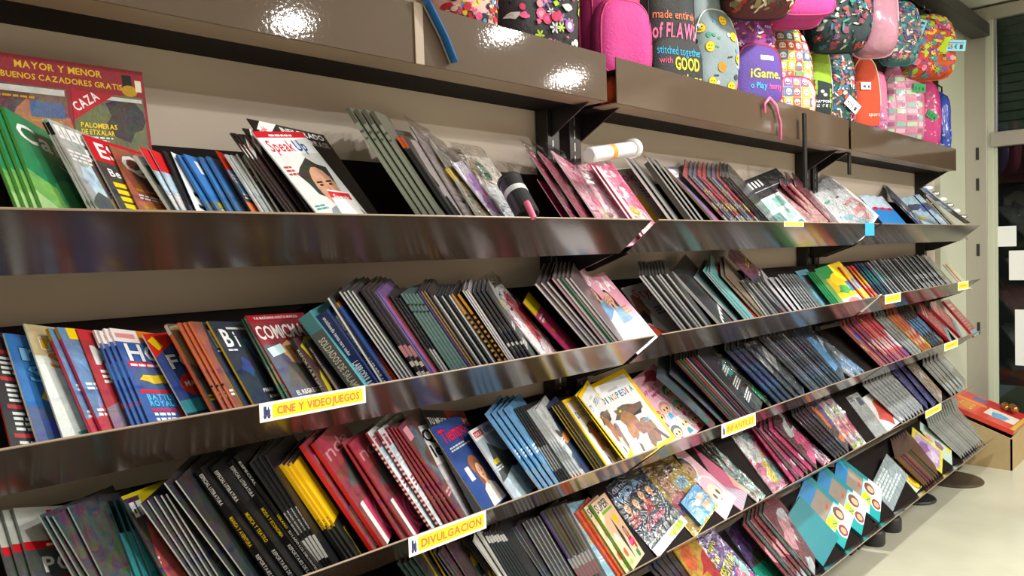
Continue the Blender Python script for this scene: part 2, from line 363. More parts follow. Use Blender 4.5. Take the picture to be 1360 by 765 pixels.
class Art:
    """flat print in units of the cover's width: x 0..1, y 0..A"""
    def __init__(s, A=1.333, base='white', ph=0.0, W=1.0): s.A = A; s.W = W; s.P = []; s.L = 0; s.rect(0, 0, W, A, base, ph)
    def add(s, polys, col, ph=0.0):
        c = hx(col, ph) if isinstance(col, str) else col
        for p in polys:
            for ax, val, k in ((0, 0, False), (0, s.W, True), (1, 0, False), (1, s.A, True)):
                p = clip(p, ax, val, k)
                if len(p) < 3: break
            else: s.P.append((p, c, s.L))
        s.L += 1; return s
    def rect(s, x0, y0, x1, y1, col, ph=0.0, rot=0):
        p = [(x0, y0), (x1, y0), (x1, y1), (x0, y1)]
        if rot:
            cx, cy = (x0+x1)/2, (y0+y1)/2; c, q = math.cos(rot), math.sin(rot)
            p = [(cx+(a-cx)*c-(b-cy)*q, cy+(a-cx)*q+(b-cy)*c) for a, b in p]
        return s.add([p], col, ph)
    def poly(s, pts, col, ph=0.0): return s.add([list(pts)], col, ph)
    def ell(s, cx, cy, rx, ry, col, ph=0.0, n=14, rot=0):
        c, q = math.cos(rot), math.sin(rot)
        return s.add([[(cx+rx*math.cos(t)*c-ry*math.sin(t)*q, cy+rx*math.cos(t)*q+ry*math.sin(t)*c) for t in [2*math.pi*k/n for k in range(n)]]], col, ph)
    def blob(s, cx, cy, rx, ry, col, ph=.5, seed=0, n=13, j=.3):
        r = random.Random(seed); R = [1+r.uniform(-j, j) for _ in range(n)]
        P = [(cx+rx*R[k]*math.cos(2*math.pi*k/n), cy+ry*R[k]*math.sin(2*math.pi*k/n)) for k in range(n)]
        return s.add([[(cx, cy), P[k], P[(k+1) % n]] for k in range(n)], col, ph)
    def text(s, t, x, y, h, col, bold=True, width=None, rot=0, shear=0, out=None):
        sc = h/.70; adv = []; X = 0
        for ch in t:
            g = glyph(ch, bold); adv.append(X); X += g[2]+(.0 if ch == ' ' else .07)
        sx = sc if width is None else width/max(.01, X)
        c, q = math.cos(rot), math.sin(rot); polys = []
        for ch, a in zip(t, adv):
            vs, fs, _ = glyph(ch, bold)
            for f in fs:
                p = []
                for i in f:
                    px = (vs[i][0]+a)*sx + vs[i][1]*sc*shear; py = vs[i][1]*sc
                    p.append((x+px*c-py*q, y+px*q+py*c))
                polys.append(p)
        if out:
            for dx, dy in ((-.06, 0), (.06, 0), (0, -.06), (0, .06)):
                s.add([[(a+dx*h, b+dy*h) for a, b in p] for p in polys], out); s.L -= 1
            s.L += 1
        return s.add(polys, col)
    def lines(s, x, y, w, n, lh, col, seed=0):
        r = random.Random(seed); P = []
        for i in range(n):
            yy = y-i*lh; xx = x; end = x+w*r.uniform(.6, 1)
            while xx < end:
                d = r.uniform(.04, .11); P.append([(xx, yy), (min(xx+d, end), yy), (min(xx+d, end), yy+lh*.55), (xx, yy+lh*.55)]); xx += d+.018
        return s.add(P, col)
    def person(s, cx, cy, r, hair='2a1a14', skin='skin', shirt='red', long=True):
        if long: s.blob(cx, cy-r*.5, r*1.25, r*2.0, hair, .4, int(cx*100), j=.12)
        s.poly([(cx-r*2.1, cy-r*4), (cx+r*2.1, cy-r*4), (cx+r*1.6, cy-r*1.9), (cx+r*.5, cy-r*1.4), (cx-r*.5, cy-r*1.4), (cx-r*1.6, cy-r*1.9)], shirt, .4)
        s.rect(cx-r*.35, cy-r*1.7, cx+r*.35, cy-r*.6, skin, .2)
        s.blob(cx, cy+r*.35, r*1.12, r*1.15, hair, .4, int(cy*99), j=.1)
        s.ell(cx, cy, r*.82, r*1.08, skin, .25)
        for k in (-1, 1):
            s.ell(cx+k*r*.33, cy+r*.1, r*.13, r*.07, '201818'); s.rect(cx+k*r*.33-r*.2, cy+r*.28, cx+k*r*.33+r*.2, cy+r*.34, hair)
        s.poly([(cx-r*.08, cy-r*.2), (cx+r*.1, cy-r*.2), (cx+.02*r, cy+.1*r)], 'c48a6c')
        s.ell(cx, cy-r*.48, r*.27, r*.1, 'a83a3c'); return s
    def doll(s, cx, cy, r, hair='cyan', skin='peach', top='pink'):
        s.blob(cx, cy+r*.15, r*1.25, r*1.2, 'white', 0, 3, j=.1); s.ell(cx, cy+r*.2, r*1.1, r, hair, .2)
        s.poly([(cx-r*.5, cy-r*1.6), (cx+r*.5, cy-r*1.6), (cx+r*.25, cy-r*.6), (cx-r*.25, cy-r*.6)], top)
        s.ell(cx, cy-r*.05, r*.82, r*.72, skin)
        for k in (-1, 1): s.ell(cx+k*r*.35, cy-r*.05, r*.16, r*.2, '202028')
        s.ell(cx, cy-r*.45, r*.12, r*.06, 'c03048'); return s
def generic(seed, pal, A=1.333, mast=None, mcol='white', ph=.7, mh=.16, busy=6, lines=True, bw=.5):
    r = random.Random(seed); a = Art(A, pal[0], ph)
    for k in range(busy):
        a.blob(r.uniform(.1, .95), r.uniform(.05, A*.8), r.uniform(.1, .34), r.uniform(.1, .38), pal[(k+1) % len(pal)], ph, seed*7+k)
    if mast: a.text(mast, .05, A-.06-mh, mh, mcol, True, width=min(.9, .17*len(mast)+.1))
    elif mast is None:
        y = A-.05-mh; x = .05            # a masthead too small to read in the photograph: broken bars
        while x < .8:
            d = r.uniform(.06, .13); a.rect(x, y, x+d, A-.05, mcol); a.rect(x+d*.35, y+mh*.25, x+d*.7, y+mh*.55, pal[0]); x += d+.025
    if lines:
        for k in range(r.randint(2, 3)): a.lines(r.choice([.05, .5]), A*(.28+.22*k), bw, r.randint(2, 3), .05, r.choice(['white', 'yellow', mcol]), seed+k)
        a.rect(.72, .04, .94, .17, 'white'); a.lines(.74, .11, .18, 1, .05, 'black', seed)
    return a
LAY = 3e-5
def art_faces(art, w, fn, V, F, Cc, slabs=0):
    for p, c, L in art.P:
        if slabs:
            ys = [q[1] for q in p]; lo, hi = min(ys), max(ys); H = art.A/slabs
            parts = []
            for k in range(int(lo/H), min(slabs, int(hi/H)+1)):
                q = clip(clip(p, 1, k*H, False) if k*H > lo else p, 1, (k+1)*H, True) if (k+1)*H < hi else (clip(p, 1, k*H, False) if k*H > lo else p)
                if len(q) >= 3: parts.append(q)
        else: parts = [p]
        for q in parts:
            n = len(V); V += [fn(x*w, y*w, L*LAY) for x, y in q]; F.append(tuple(range(n, n+len(q)))); Cc.append(c)
def col_mesh(name, V, F, Cc):
    me = bpy.data.meshes.new(name); me.from_pydata(V, [], F)
    ca = me.color_attributes.new('Col', 'FLOAT_COLOR', 'CORNER'); d = []
    for c, f in zip(Cc, F): d += list(c)*len(f)
    ca.data.foreach_set('color', d); me.update(); return me
def make_pub(kind, w, h, t, art, sp='white', spart=None, curve=0, twist=0, mt='print', sleeve=False, pages=True, spbands=None, hard=False):
    """a publication lying in its own frame: x across from the spine, y up the spine, z thickness (front cover at z = t)"""
    def bend(x, y, z):
        q = y/h; return (x, y, z + h*curve*q*q + w*twist*(x/w)*q*q)
    nb = 6 if (curve or twist) else 1
    ov = .0025 if hard else .0006
    # page block
    V, F = [], []
    for j in range(nb+1):
        y = ov + (h-2*ov)*j/nb
        for (x, z) in ((ov+.0006, t*.06+.0002), (w-ov, t*.06+.0002), (w-ov, t*.94-.0002), (ov+.0006, t*.94-.0002)): V.append(bend(x, y, z))
    for j in range(nb):
        for k in range(4): F.append((j*4+k, j*4+(k+1) % 4, (j+1)*4+(k+1) % 4, (j+1)*4+k))
    F += [(3, 2, 1, 0), tuple(nb*4+k for k in range(4))]
    me = bpy.data.meshes.new('pages'); me.from_pydata(V, [], F); me.update()
    top = empty(kind); link('pages', me, M['paper'], top)
    V, F, Cc = [], [], []
    art_faces(art, w/art.W, lambda x, y, e: bend(x, min(h, y/(w/art.W)*h/art.A), t+e), V, F, Cc, nb if nb > 1 else 0)
    sc = hx(sp); sh = list(art.P[0][1][:3])+[0]
    V2, F2, C2 = V, F, Cc; VS, FS, CS = [], [], []
    for j in range(nb):
        y0, y1 = h*j/nb, h*(j+1)/nb
        # rounded fold at the spine: two facets, then flat spine, then back cover
        r = min(.0012, t*.25)
        prof = [(0+r, t), (0, t-r), (0, r), (r, 0), (w, 0)]
        for k in range(4):
            (xa, za), (xb, zb) = prof[k], prof[k+1]; V, F, Cc = (VS, FS, CS) if k < 3 else (V2, F2, C2); n = len(V)
            V += [bend(xa, y1, za), bend(xa, y0, za), bend(xb, y0, zb), bend(xb, y1, zb)]
            F.append((n, n+1, n+2, n+3)); Cc.append(sc if k < 3 else tuple(sh))
    V, F, Cc = VS, FS, CS
    def sq(y0, y1, z0, z1, col, L):
        ks = [y0] + [h*j/nb for j in range(1, nb) if y0 < h*j/nb < y1] + [y1]
        for a, b in zip(ks, ks[1:]):
            n = len(V); V.extend([bend(-L*LAY*3, b, z1), bend(-L*LAY*3, b, z0), bend(-L*LAY*3, a, z0), bend(-L*LAY*3, a, z1)])
            F.append((n, n+1, n+2, n+3)); Cc.append(hx(col))
    for i, (a, b, c) in enumerate(spbands or []): sq(a*h, b*h, t*.02, t*.98, c, 1+.1*i)
    if spart:
        for (txt, yt, ch, col, wd, up) in spart:      # lettering along the spine, reading downwards (or upwards)
            A = Art(1, 'white'); A.P = []; A.W = 9; A.A = 9; A.text(txt, 0, 0, ch*t, col, True, width=wd*h)
            z0 = t*(.5-ch*.5)
            for p, c, L in A.P:
                n = len(V)
                V += [bend(-LAY*4, (yt*h-x if not up else yt*h-wd*h+x), (z0+y if not up else t-z0-y)) for x, y in p]; F.append(tuple(range(n, n+len(p)))); Cc.append(c)
    link('cover', col_mesh('cover', V2, F2, C2), M[mt], top)
    link('spine', col_mesh('spine', VS, FS, CS), M[mt], top)
    if sleeve: sleeve_mesh(w, h, t, bend, random.Random(int(w*1e4)+int(h*1e5)), top)
    return top
def sleeve_mesh(w, h, t, bend, r, top, amp=.005, ext=.045, mt='film'):
    nx, ny = 8, 12; V, F = [], []
    for s in (0, 1):
        for j in range(ny+1):
            for i in range(nx+1):
                e = 1 if (i in (0, nx) or j in (0, ny)) else 0
                x = -.003+(w+.006)*i/nx; y = -.001+(h+ext)*j/ny
                z = (t+.0016+abs(r.gauss(0, amp)) if s else -.001) if not e else t*(.75 if s else .25)
                V.append(bend(x, y, z))
    K = (nx+1)*(ny+1)
    for j in range(ny):
        for i in range(nx):
            a = j*(nx+1)+i; F.append((K+a, K+a+1, K+a+nx+2, K+a+nx+1)); 
    me = bpy.data.meshes.new('plastic_sleeve'); me.from_pydata(V, [], F); 
    for p in me.polygons: p.use_smooth = True
    bm = bmesh.new(); bm.from_mesh(me); bmesh.ops.delete(bm, geom=[v for v in bm.verts if not v.link_faces], context='VERTS'); bm.to_mesh(me); bm.free(); me.update()
    return link('plastic_sleeve', me, M[mt], top)
def dup(o, parent=None):
    c = o.copy(); COL.objects.link(c)
    if parent: c.parent = parent
    for ch in o.children: dup(ch, c)
    return c
SL = {2: -.0187, 3: .174, 4: .361, 5: .545, 6: .79}
WS, TS, SOFT = .86, .85, .85
HIST = {k: [] for k in SH}
CNT = {}; DBG = []
ORD = ['leftmost', 'second', 'third', 'fourth', 'fifth', 'sixth', 'seventh', 'eighth', 'ninth', 'tenth', 'eleventh', 'twelfth', 'thirteenth', 'fourteenth', 'fifteenth']
# where spines meet the lip (u) and where their upper ends are (u, v), per shelf
TOPS = {
2: '50,0,145 120,57,160 126,62,163 151,105,200 158,107,181 181,144,199 221,176,210 233,184,197 249,214,204 257,225,206 274,233,209 285,242,209 300,263,212 312,272,210 330,284,204 345,299,209 351,305,209 368,322,208 378,306,182 397,321,179 409,333,169 411,334,169 417,355,204 418,360,204 551,450,157 580,478,156 588,504,172 595,519,188 600,526,189 608,535,188 616,541,165 631,572,185 640,590,229 653,600,220 668,605,204 745,719,237 757,721,190 771,735,190 795,741,176 803,747,173 832,798,215 844,803,211 887,812,170 895,818,165 909,846,162 918,868,195 931,880,212 944,874,208 962,903,232 1003,950,245 1010,955,243 1023,965,233 1083,1026,238 1101,1040,233 1108,1041,234 1172,1138,254 1190,1155,250 1219,1166,246 1224,1180,250 1247,1200,243 1262,1212,238',
3: '12,-22,440 47,2,446 81,28,433 117,60,441 131,72,440 150,100,442 172,124,446 195,141,436 247,188,447 279,218,435 295,234,432 310,250,433 320,259,432 334,273,429 374,320,427 386,325,425 427,385,455 446,404,455 462,396,427 482,418,427 498,434,421 505,433,408 509,436,404 513,441,402 523,452,408 530,443,396 545,459,394 555,470,398 566,478,396 575,490,400 579,511,399 584,518,395 593,530,400 598,533,394 617,551,391 633,565,389 637,576,398 655,593,394 662,599,396 675,611,389 686,624,391 703,642,390 716,643,382 750,689,400 780,705,391 795,712,384 801,727,371 822,752,381 826,768,385 829,773,384 868,825,385 905,847,373 922,864,370 938,885,370 952,891,364 975,921,369 988,933,360 1001,949,366 1010,958,370 1017,988,381 1046,1008,376 1055,1021,370 1068,1035,366 1091,1059,362 1104,1074,362 1118,1083,360 1150,1120,352 1168,1140,350 1191,1158,343 1222,1194,340 1258,1225,334 1272,1257,349 1276,1261,347',
4: '8,-16,684 40,14,680 93,46,680 115,70,690 126,87,687 136,104,676 146,116,673 165,132,671 196,158,668 212,160,668 218,161,666 250,182,667 274,211,661 286,218,656 306,216,643 322,234,642 351,258,630 378,278,626 405,300,620 421,313,613 430,325,613 446,353,613 454,370,622 466,383,620 478,401,614 489,400,600 503,410,589 531,454,592 541,460,590 569,487,581 580,497,573 590,513,571 610,527,568 618,550,573 629,559,547 639,570,573 680,622,576 715,646,555 737,667,543 743,682,544 753,693,543 758,700,548 770,709,546 776,717,552 789,733,542 797,740,539 803,746,534 824,763,528 828,766,528 837,776,522 888,826,515 942,872,503 958,890,498 968,892,485 996,919,480 1001,940,478 1020,950,476 1031,962,466 1054,985,468 1076,1002,461 1117,1040,453 1127,1054,447 1135,1066,444 1168,1105,449 1188,1128,439 1204,1138,433 1211,1155,428 1225,1173,428 1239,1192,418 1250,1201,417 1258,1220,424 1287,1250,402',
5: '537,522,752 563,548,750 577,560,736 588,569,731 600,581,739 619,598,728 646,618,722 661,626,715 674,643,711 701,663,706 712,668,700 719,680,705 734,693,695 758,715,689 766,721,690 785,734,675 798,746,670 804,753,673 815,762,685 835,778,675 872,798,655 921,844,631 962,884,620 984,897,611 1004,920,595 1026,971,581 1052,1000,573 1084,1021,568 1095,1031,560 1118,1058,553 1136,1090,536 1163,1125,527 1176,1141,532 1198,1147,515 1226,1173,501 1236,1192,489 1249,1206,487 1264,1222,482 1282,1248,480',
6: '868,842,740 915,890,728 945,908,723 1003,962,705 1040,985,698 1080,1013,683 1096,1038,696 1124,1058,675 1171,1099,643 1190,1155,649 1221,1181,613 1232,1190,611 1250,1208,597 1255,1209,596 1269,1222,587 1281,1225,578 1312,1261,558'}
TOPS = {k: [tuple(map(float, s.split(','))) for s in v.split()] for k, v in TOPS.items()}
LMIN = 0; ERR = [0]
def scr(p):
    c = RW @ (p-CAM); return Vector((CX+FPX*c.x/c.z, CY+FPX*c.y/c.z))
def top_of(k, u):
    T = TOPS[k]
    if u <= T[0][0]: return (T[0][1]+u-T[0][0], T[0][2])
    if u >= T[-1][0]: return (T[-1][1]+u-T[-1][0], T[-1][2])
    for a, b in zip(T, T[1:]):
        if a[0] <= u <= b[0]:
            f = (u-a[0])/max(1e-6, b[0]-a[0]); return (a[1]+(b[1]-a[1])*f, a[2]+(b[2]-a[2])*f)
def row(k, u0, u1, n, label, art=None, w=.21, h=.28, al=30, t=None, kind='magazine', sp='white', cols=None, v=None, cat=None, lift=0, tilt=0, jit=.004, dz=0, top=None, fill=None, **kw):
    """n copies side by side on shelf k, spines meeting the lip's edge between columns u0 and u1 of the photograph"""
    V = corner(k); wf = w/.21
    w = .17*wf
    def solve(u, al, lf=0):
        """base point, lean and length of a spine that meets the lip at u and ends where the photograph shows it"""
        vv = v or min(306+SL[k]*(1670-u), 764); sa, ca = math.sin(al), math.cos(al); X = XH*ca - NH*sa
        tu, tv = top if top else top_of(k, u)
        D = Vector((tu-u, tv-vv)); best = None; s0 = .05
        for Ld in range(LMIN, 33):
            L = math.radians(Ld); S = BH*math.cos(L)-X*math.sin(L)
            for _ in range(2):
                nn = max(0, w*sa*math.cos(L)) + s0*sa*math.sin(L) + lf
                p = on_plane(u, vv, V+NH*nn, NH); s0 = (p-V).dot(BH)/math.cos(L)
            e = scr(p+S*.2)-Vector((u, vv)); c = abs(e.x*D.y-e.y*D.x)/e.length/D.length
            if best is None or c < best[0]: best = (c, p, L, S, s0, e.length)
        c, p, L, S, s0, el = best; q = .2*D.length/el
        for _ in range(4): q *= D.length/max(1, (scr(p+S*q)-Vector((u, vv))).length)
        ERR[0] = c; return p-S*s0, L, s0+q
    rnd = random.Random(int(u0*7+k))
    # a leaning copy is seen edge-on at this angle; steeper than that it would turn its back
    th = math.atan2(ray((u0+u1)/2, 400).y, ray((u0+u1)/2, 400).x); edge = math.degrees(math.atan(.788*math.tan(th)))
    al0 = al; neg = fill is not None and u0 > 790
    al = min(al, edge*(1.0 if n > 2 and al >= 50 else .94 if n > 2 and al >= 44 else .84 if n > 1 and al >= 40 else .72 if n > 1 else .6 if al > 20 else .42))
    def solve(u, al, lf=0):
        """base point, lean and length of a spine that meets the lip at u and ends where the photograph shows it"""
        vv = v or min(306+SL[k]*(1670-u), 764); sa, ca = math.sin(al), math.cos(al); X = XH*ca - NH*sa
        tu, tv = top if top else top_of(k, u)
        D = Vector((tu-u, tv-vv)); best = None; s0 = .05
        for Ld in range(LMIN, 33):
            L = math.radians(Ld); S = BH*math.cos(L)-X*math.sin(L)
            for _ in range(2):
                nn = max(0, w*sa*math.cos(L)) + s0*sa*math.sin(L) + lf
                p = on_plane(u, vv, V+NH*nn, NH); s0 = (p-V).dot(BH)/math.cos(L)
            e = scr(p+S*.2)-Vector((u, vv)); c = abs(e.x*D.y-e.y*D.x)/e.length/D.length
            if best is None or c < best[0]: best = (c, p, L, S, s0, e.length)
        c, p, L, S, s0, el = best; q = .2*D.length/el
        for _ in range(4): q *= D.length/max(1, (scr(p+S*q)-Vector((u, vv))).length)
        ERR[0] = c; return p-S*s0, L, s0+q
    rnd = random.Random(int(u0*7+k))
    al = min(al, 44 if u0 < 450 else 36 if u0 < 700 else 25)
    if n == 1 and t is not None and kind != 'book' and u0 > 700: al = min(al, 18 if u0 < 950 else 9)
    bestal = None
    for ad in range(max(6, int(al)), max(4, int(al*(.95 if al0 >= 44 or fill else .8))-1), -1):
        _, L_, _ = solve((u0+u1)/2, math.radians(ad)); c_ = ERR[0]*10 + abs(ad-al)*.012 + max(0, math.degrees(L_)-(31 if u0 < 720 else 24))*.05 + max(0, 3-math.degrees(L_))*.02
        if bestal is None or c_ < bestal[0]: bestal = (c_, ad)
    a0 = math.radians(-7 if neg else bestal[1])
    hm = solve((u0+u1)/2, a0)[2]; w = max(.08, min(.3, hm))/1.34*wf*(1.15 if u0 > 950 else 1)
    b0, _, _ = solve(u0, a0); b1, _, _ = solve(u1, a0); bm_, Lm, hm = solve((u0+u1)/2, a0)
    p = (b1.x-b0.x)/(n-1) if n > 1 else .012
    h = max(.12, min(.33 if k == 2 else .36, hm))
    if fill: w = max(.06, min(.40, (solve(fill, a0)[0].x - b1.x)*.99)) if n == 1 else p*1.02
    if t is None: t = max(.0018, min(.006, p*math.sin(a0)*.93))
    t *= 1.04 if al0 >= 44 else TS
    if n > 1 and p*.99 < t: t = p*.97
    protos = []
    names = cols or [sp]
    arts = art if isinstance(art, list) else [art]
    for i in range(max(len(names), len(arts)) if n > 1 else 1):
        c = names[i % len(names)]; ar = arts[i % len(arts)]
        if ar is None: ar = generic(int(u0)+k*13+i*31, [['slate', 'darkgrey', 'paleblue'], ['maroon', 'tan', 'black'], ['teal', 'white', 'navy'], ['black', 'grey', 'red']][i % 4], h/w)
        protos.append([ar, c, None])
    out = []
    for i in range(n):
        u = u0+(u1-u0)*i/max(1, n-1)
        a = a0; b, L, hh = solve(u, a)
        lf = lift
        for _ in range(2):
            hs, mx = 0, None
            for H in HIST[k][-4:]:
                xr, ap, tp, wp, lp = H
                if b.x < xr:
                    q = min((xr-b.x)*math.tan(ap), wp*math.sin(ap)) + tp/math.cos(ap) + lp
                    if q > hs: hs, mx = q, H
            if neg: lf = min(hs, .08); b, L, hh = solve(u, a, lf); break
            if mx and b.x + w*math.cos(a0)*math.cos(L) < mx[0] - .015 and hs > w*math.sin(a0):
                a = max(mx[1], .15); lf = max(0, hs + .001 - w*math.cos(L)*math.sin(a))
            else: a = max(a0, min(a0+(.12 if u < 800 else .05), math.asin(min(.80, hs*SOFT/(w*math.cos(L))))))
            if n == 1: lf = lift + min(.07, max(0, hs + .001 - w*math.cos(L)*math.sin(a)))
            b, L, hh = solve(u, a, lf)
        if n > 1: b.x = min(b.x, b0.x+p*i+.05)
        if out and b.x < lastx+.0022: b.x = lastx+max(.0022, t/max(.3, math.sin(a)))
        lastx = b.x
        pr = protos[i % len(protos)]
        if pr[2] is None: pr[2] = o = make_pub(kind, w, h, t, pr[0], pr[1], **kw)
        else: o = dup(pr[2])
        X0 = XH*math.cos(a) - NH*math.sin(a); Z = NH*math.cos(a) + XH*math.sin(a)
        Y = BH*math.cos(L)-X0*math.sin(L); X = X0*math.cos(L)+BH*math.sin(L)
        pos = b + BH*rnd.uniform(0, jit) + Vector((0, 0, .001))
        o.matrix_world = Matrix(((X.x, Y.x, Z.x, pos.x), (X.y, Y.y, Z.y, pos.y), (X.z, Y.z, Z.z, pos.z), (0, 0, 0, 1)))
        HIST[k].append((b.x+w*math.cos(a)*math.cos(L), a, t, w, lf)); DBG.append((k, int(u), round(math.degrees(a)), round(math.degrees(L)), round(h, 3), round(lf, 3)))
        lab = label.replace('{c}', {'palegrey': 'pale grey', 'darkgrey': 'dark grey', 'dkred': 'dark red', 'dkgreen': 'dark green', 'hotpink': 'hot pink', 'palepink': 'pale pink', 'paleblue': 'pale blue', 'skyblue': 'sky blue', 'dkteal': 'dark teal'}.get(pr[1], pr[1]))
        if n > 1: lab += ', ' + (ORD[i] if i < n-1 else 'rightmost') + (' of %d' % n if i < n-1 else ' copy of %d' % n)
        tag(o, lab, cat or {'magazine': 'magazine', 'book': 'book', 'comic': 'comic', 'activity_pack': 'activity pack', 'sticker_album': 'album'}.get(kind, 'magazine'), f"{label.replace('{c} ','').replace('{c}-','')} run" if n > 1 else None)
        out.append(o); CNT[kind] = CNT.get(kind, 0)+1
    return out
A4 = 1.333
def G(seed, pal, **k): return generic(seed, pal.split(), **k)
# ======== top shelf ========
def a_green():
    a = Art(A4, '0b7d4c', .25); a.poly([(0, 0), (1, 0), (1, .35), (0, .62)], '6fae4e', .4); a.poly([(0, 0), (.8, 0), (0, .38)], 'a4cc86', .3)
    a.blob(.62, .5, .25, .3, '2f9a5c', .5, 4); a.text('Can', .07, 1.02, .2, 'white', width=.62); a.rect(.5, .86, .62, .875, 'white', rot=-.3); return a
def a_q():
    a = Art(A4, '9a4a28', .5); a.blob(.6, .9, .4, .3, '3c2020', .6, 2); a.blob(.5, .3, .5, .3, 'b4643a', .5, 5); a.text('Qu', .08, 1.0, .24, 'white', width=.5)
    for k in range(3): a.lines(.1, .72-.24*k, .3, 1, .06, 'gold', k); a.lines(.1, .65-.24*k, .45, 2, .04, 'white', 9+k)
    return a
def a_yb():
    a = Art(A4, 'black', .2); a.rect(0, .0, 1, .5, '1c2464', .5)
    a.rect(.2, .95, .95, 1.3, '141414'); [a.rect(.3+.16*k, 1.0+.03*(k % 2), .4+.16*k, 1.27, 'yellow') for k in range(4)]
    a.rect(.4, .55, 1, .9, 'white'); a.rect(.45, .62, .95, .67, 'black'); return a
def a_wb():
    a = Art(A4, 'e4ecf0', .15); a.ell(.4, .85, .36, .13, 'white'); a.poly([(.1, .68), (.9, .60), (.9, .66), (.1, .75)], 'black'); a.ell(.55, .35, .3, .22, 'fafafa'); a.poly([(.1, .5), (.9, .4), (.9, .5), (.1, .56)], '202428'); a.text('yo', .1, 1.08, .17, 'yellow', width=.5, out='black'); return a
def a_blue(y=True):
    a = Art(A4, '2f78c4', .25); a.rect(0, .0, 1, .62, '5c707c', .7) if y else a.rect(0, 0, 1, .8, '3a6ea8', .5)
    if y:
        a.rect(.15, 1.05, .22, 1.25, 'white'); a.rect(.26, 1.05, .4, 1.2, 'white')
        for k in range(4): a.rect(.1+.06*(k % 2), .52-.15*k, .55, .6-.15*k, 'c4b81c', .3); a.lines(.1, .48-.15*k, .6, 1, .04, 'white', k)
    else: a.rect(.3, .8, .42, 1.24, '1d5c5c'); a.lines(.2, .7, .5, 6, .06, '8ab8d8', 4)
    return a
def a_speak(full=True):
    a = Art(A4, 'd8dadc', .15); a.rect(0, 1.24, 1, A4, 'c01c28'); a.lines(.25, 1.26, .7, 1, .05, 'white', 1)
    a.rect(0, 1.0, 1, 1.24, 'eef2f6'); a.text('Speak', .08, 1.04, .16, 'c8202c', width=.50); a.text('Up', .60, 1.04, .16, '2454a8', width=.24)
    a.blob(.58, .62, .32, .30, '15100e', .4, 8, j=.16); a.ell(.62, .5, .22, .3, 'c89478', .35); a.rect(.46, .56, .58, .585, '20120e'); a.rect(.66, .56, .78, .585, '20120e')
    a.ell(.52, .53, .04, .015, '181010'); a.ell(.72, .53, .04, .015, '181010'); a.poly([(.6, .38), (.66, .38), (.64, .54)], 'a4705c'); a.ell(.62, .3, .08, .022, '8c3c3c')
    a.poly([(.2, 0), (1, 0), (.9, .22), (.62, .26), (.35, .2)], '8c94a0', .3); a.rect(.5, .05, .95, .42, 'f0f0f0', rot=-.2); a.rect(.52, .3, .93, .4, 'd02c34', rot=-.2); a.text('Speak', .57, .33, .06, 'white', width=.32, rot=-.2)
    a.lines(.06, .8, .2, 3, .05, 'b04040', 3); a.lines(.06, .25, .25, 2, .04, '3a9a8c', 5); return a
def a_header(words, base, lab='Speak'):
    a = Art(1.62, base, .25); a.poly([(0, 1.36), (.28, 1.62), (.0, 1.62)], '221a18'); a.poly([(0, 1.22), (.34, 1.62), (.14, 1.62), (0, 1.42)], 'e8e8e8'); a.text(lab, .04, 1.36, .07, 'c02030', width=.2, rot=.8)
    for i, t in enumerate(words): a.text(t, .36, 1.50-.13*i, .085, 'white', width=.6)
    return a
# wide red double poster of hunting magazines behind the left end
def hunting():
    a = Art(2.3, '8c1426', .15, W=1.9); o = .8
    a.text('MAYOR Y MENOR', .38, 1.34+o, .09, 'd8b020', width=1.0); a.text('A BUENOS CAZADORES GRATIS', .12, 1.2+o, .075, 'd8b020', width=1.5)
    a.rect(1.62, 1.18+o, 1.74, 1.42+o, 'black'); a.ell(1.7, 1.2+o, .1, .08, 'gold'); a.rect(1.78, 1.2+o, 1.86, 1.36+o, 'cream')
    a.rect(.04, 0, .92, 1.12+o, '6a4024', .8); a.blob(.3, .85+o, .2, .3, '3c1408', .7, 1); a.blob(.6, .5+o, .3, .4, 'b06a28', .8, 2); a.blob(.4, .1+o, .3, .3, '501c10', .8, 5); a.rect(.05, 1.02+o, .9, 1.1+o, 'palegrey', .5); a.rect(.5, .72+o, .88, .92+o, '3c5c90', .5); a.lines(.1, .95+o, .7, 1, .05, 'gold', 1); a.lines(.5, .66+o, .36, 1, .05, 'gold', 2)
    a.rect(.98, 0, 1.86, 1.12+o, '5c6434', .6); a.blob(1.6, .78+o, .24, .25, '14100e', .5, 5); a.rect(1.4, 1.04+o, 1.84, 1.09+o, 'palegrey', .5); a.poly([(.98, .72+o), (.98, 1.12+o), (1.5, 1.12+o)], 'b01828'); a.text('CAZA', 1.03, .84+o, .12, 'white', width=.36, rot=.62)
    a.text('PALOMERAS', 1.05, .64+o, .065, 'yellow', width=.44); a.text('DE ETXALAR', 1.05, .55+o, .065, 'yellow', width=.40); a.lines(1.05, .5+o, .4, 2, .04, 'white', 6)
    a.rect(1.08, .05+o, 1.5, .36+o, '2c5ca0', .4); a.blob(1.28, .2+o, .11, .09, 'a06438', .4, 9); a.rect(1.55, -.05+o, 1.84, .2+o, 'palegrey', .7); a.lines(1.55, .35+o, .25, 2, .04, 'yellow', 3)
    return a
row(2, 17, 50, 4, 'green travel magazine with pale lettering on the top shelf', a_green(), al=38, t=.007, sp='5aa048', h=.285)
row(2, 115, 126, 3, 'thin pale grey magazine beside the green ones, top shelf', G(3, 'grey paleblue white darkgrey'), al=36, sp='c8c8c4', spbands=[(.86, .97, 'black')], h=.30)
row(2, 145, 151, 2, 'brown landscape magazine with white spine on the top shelf', G(5, 'brown tan olive grey'), al=30, sp='d0c8bc', h=.285)
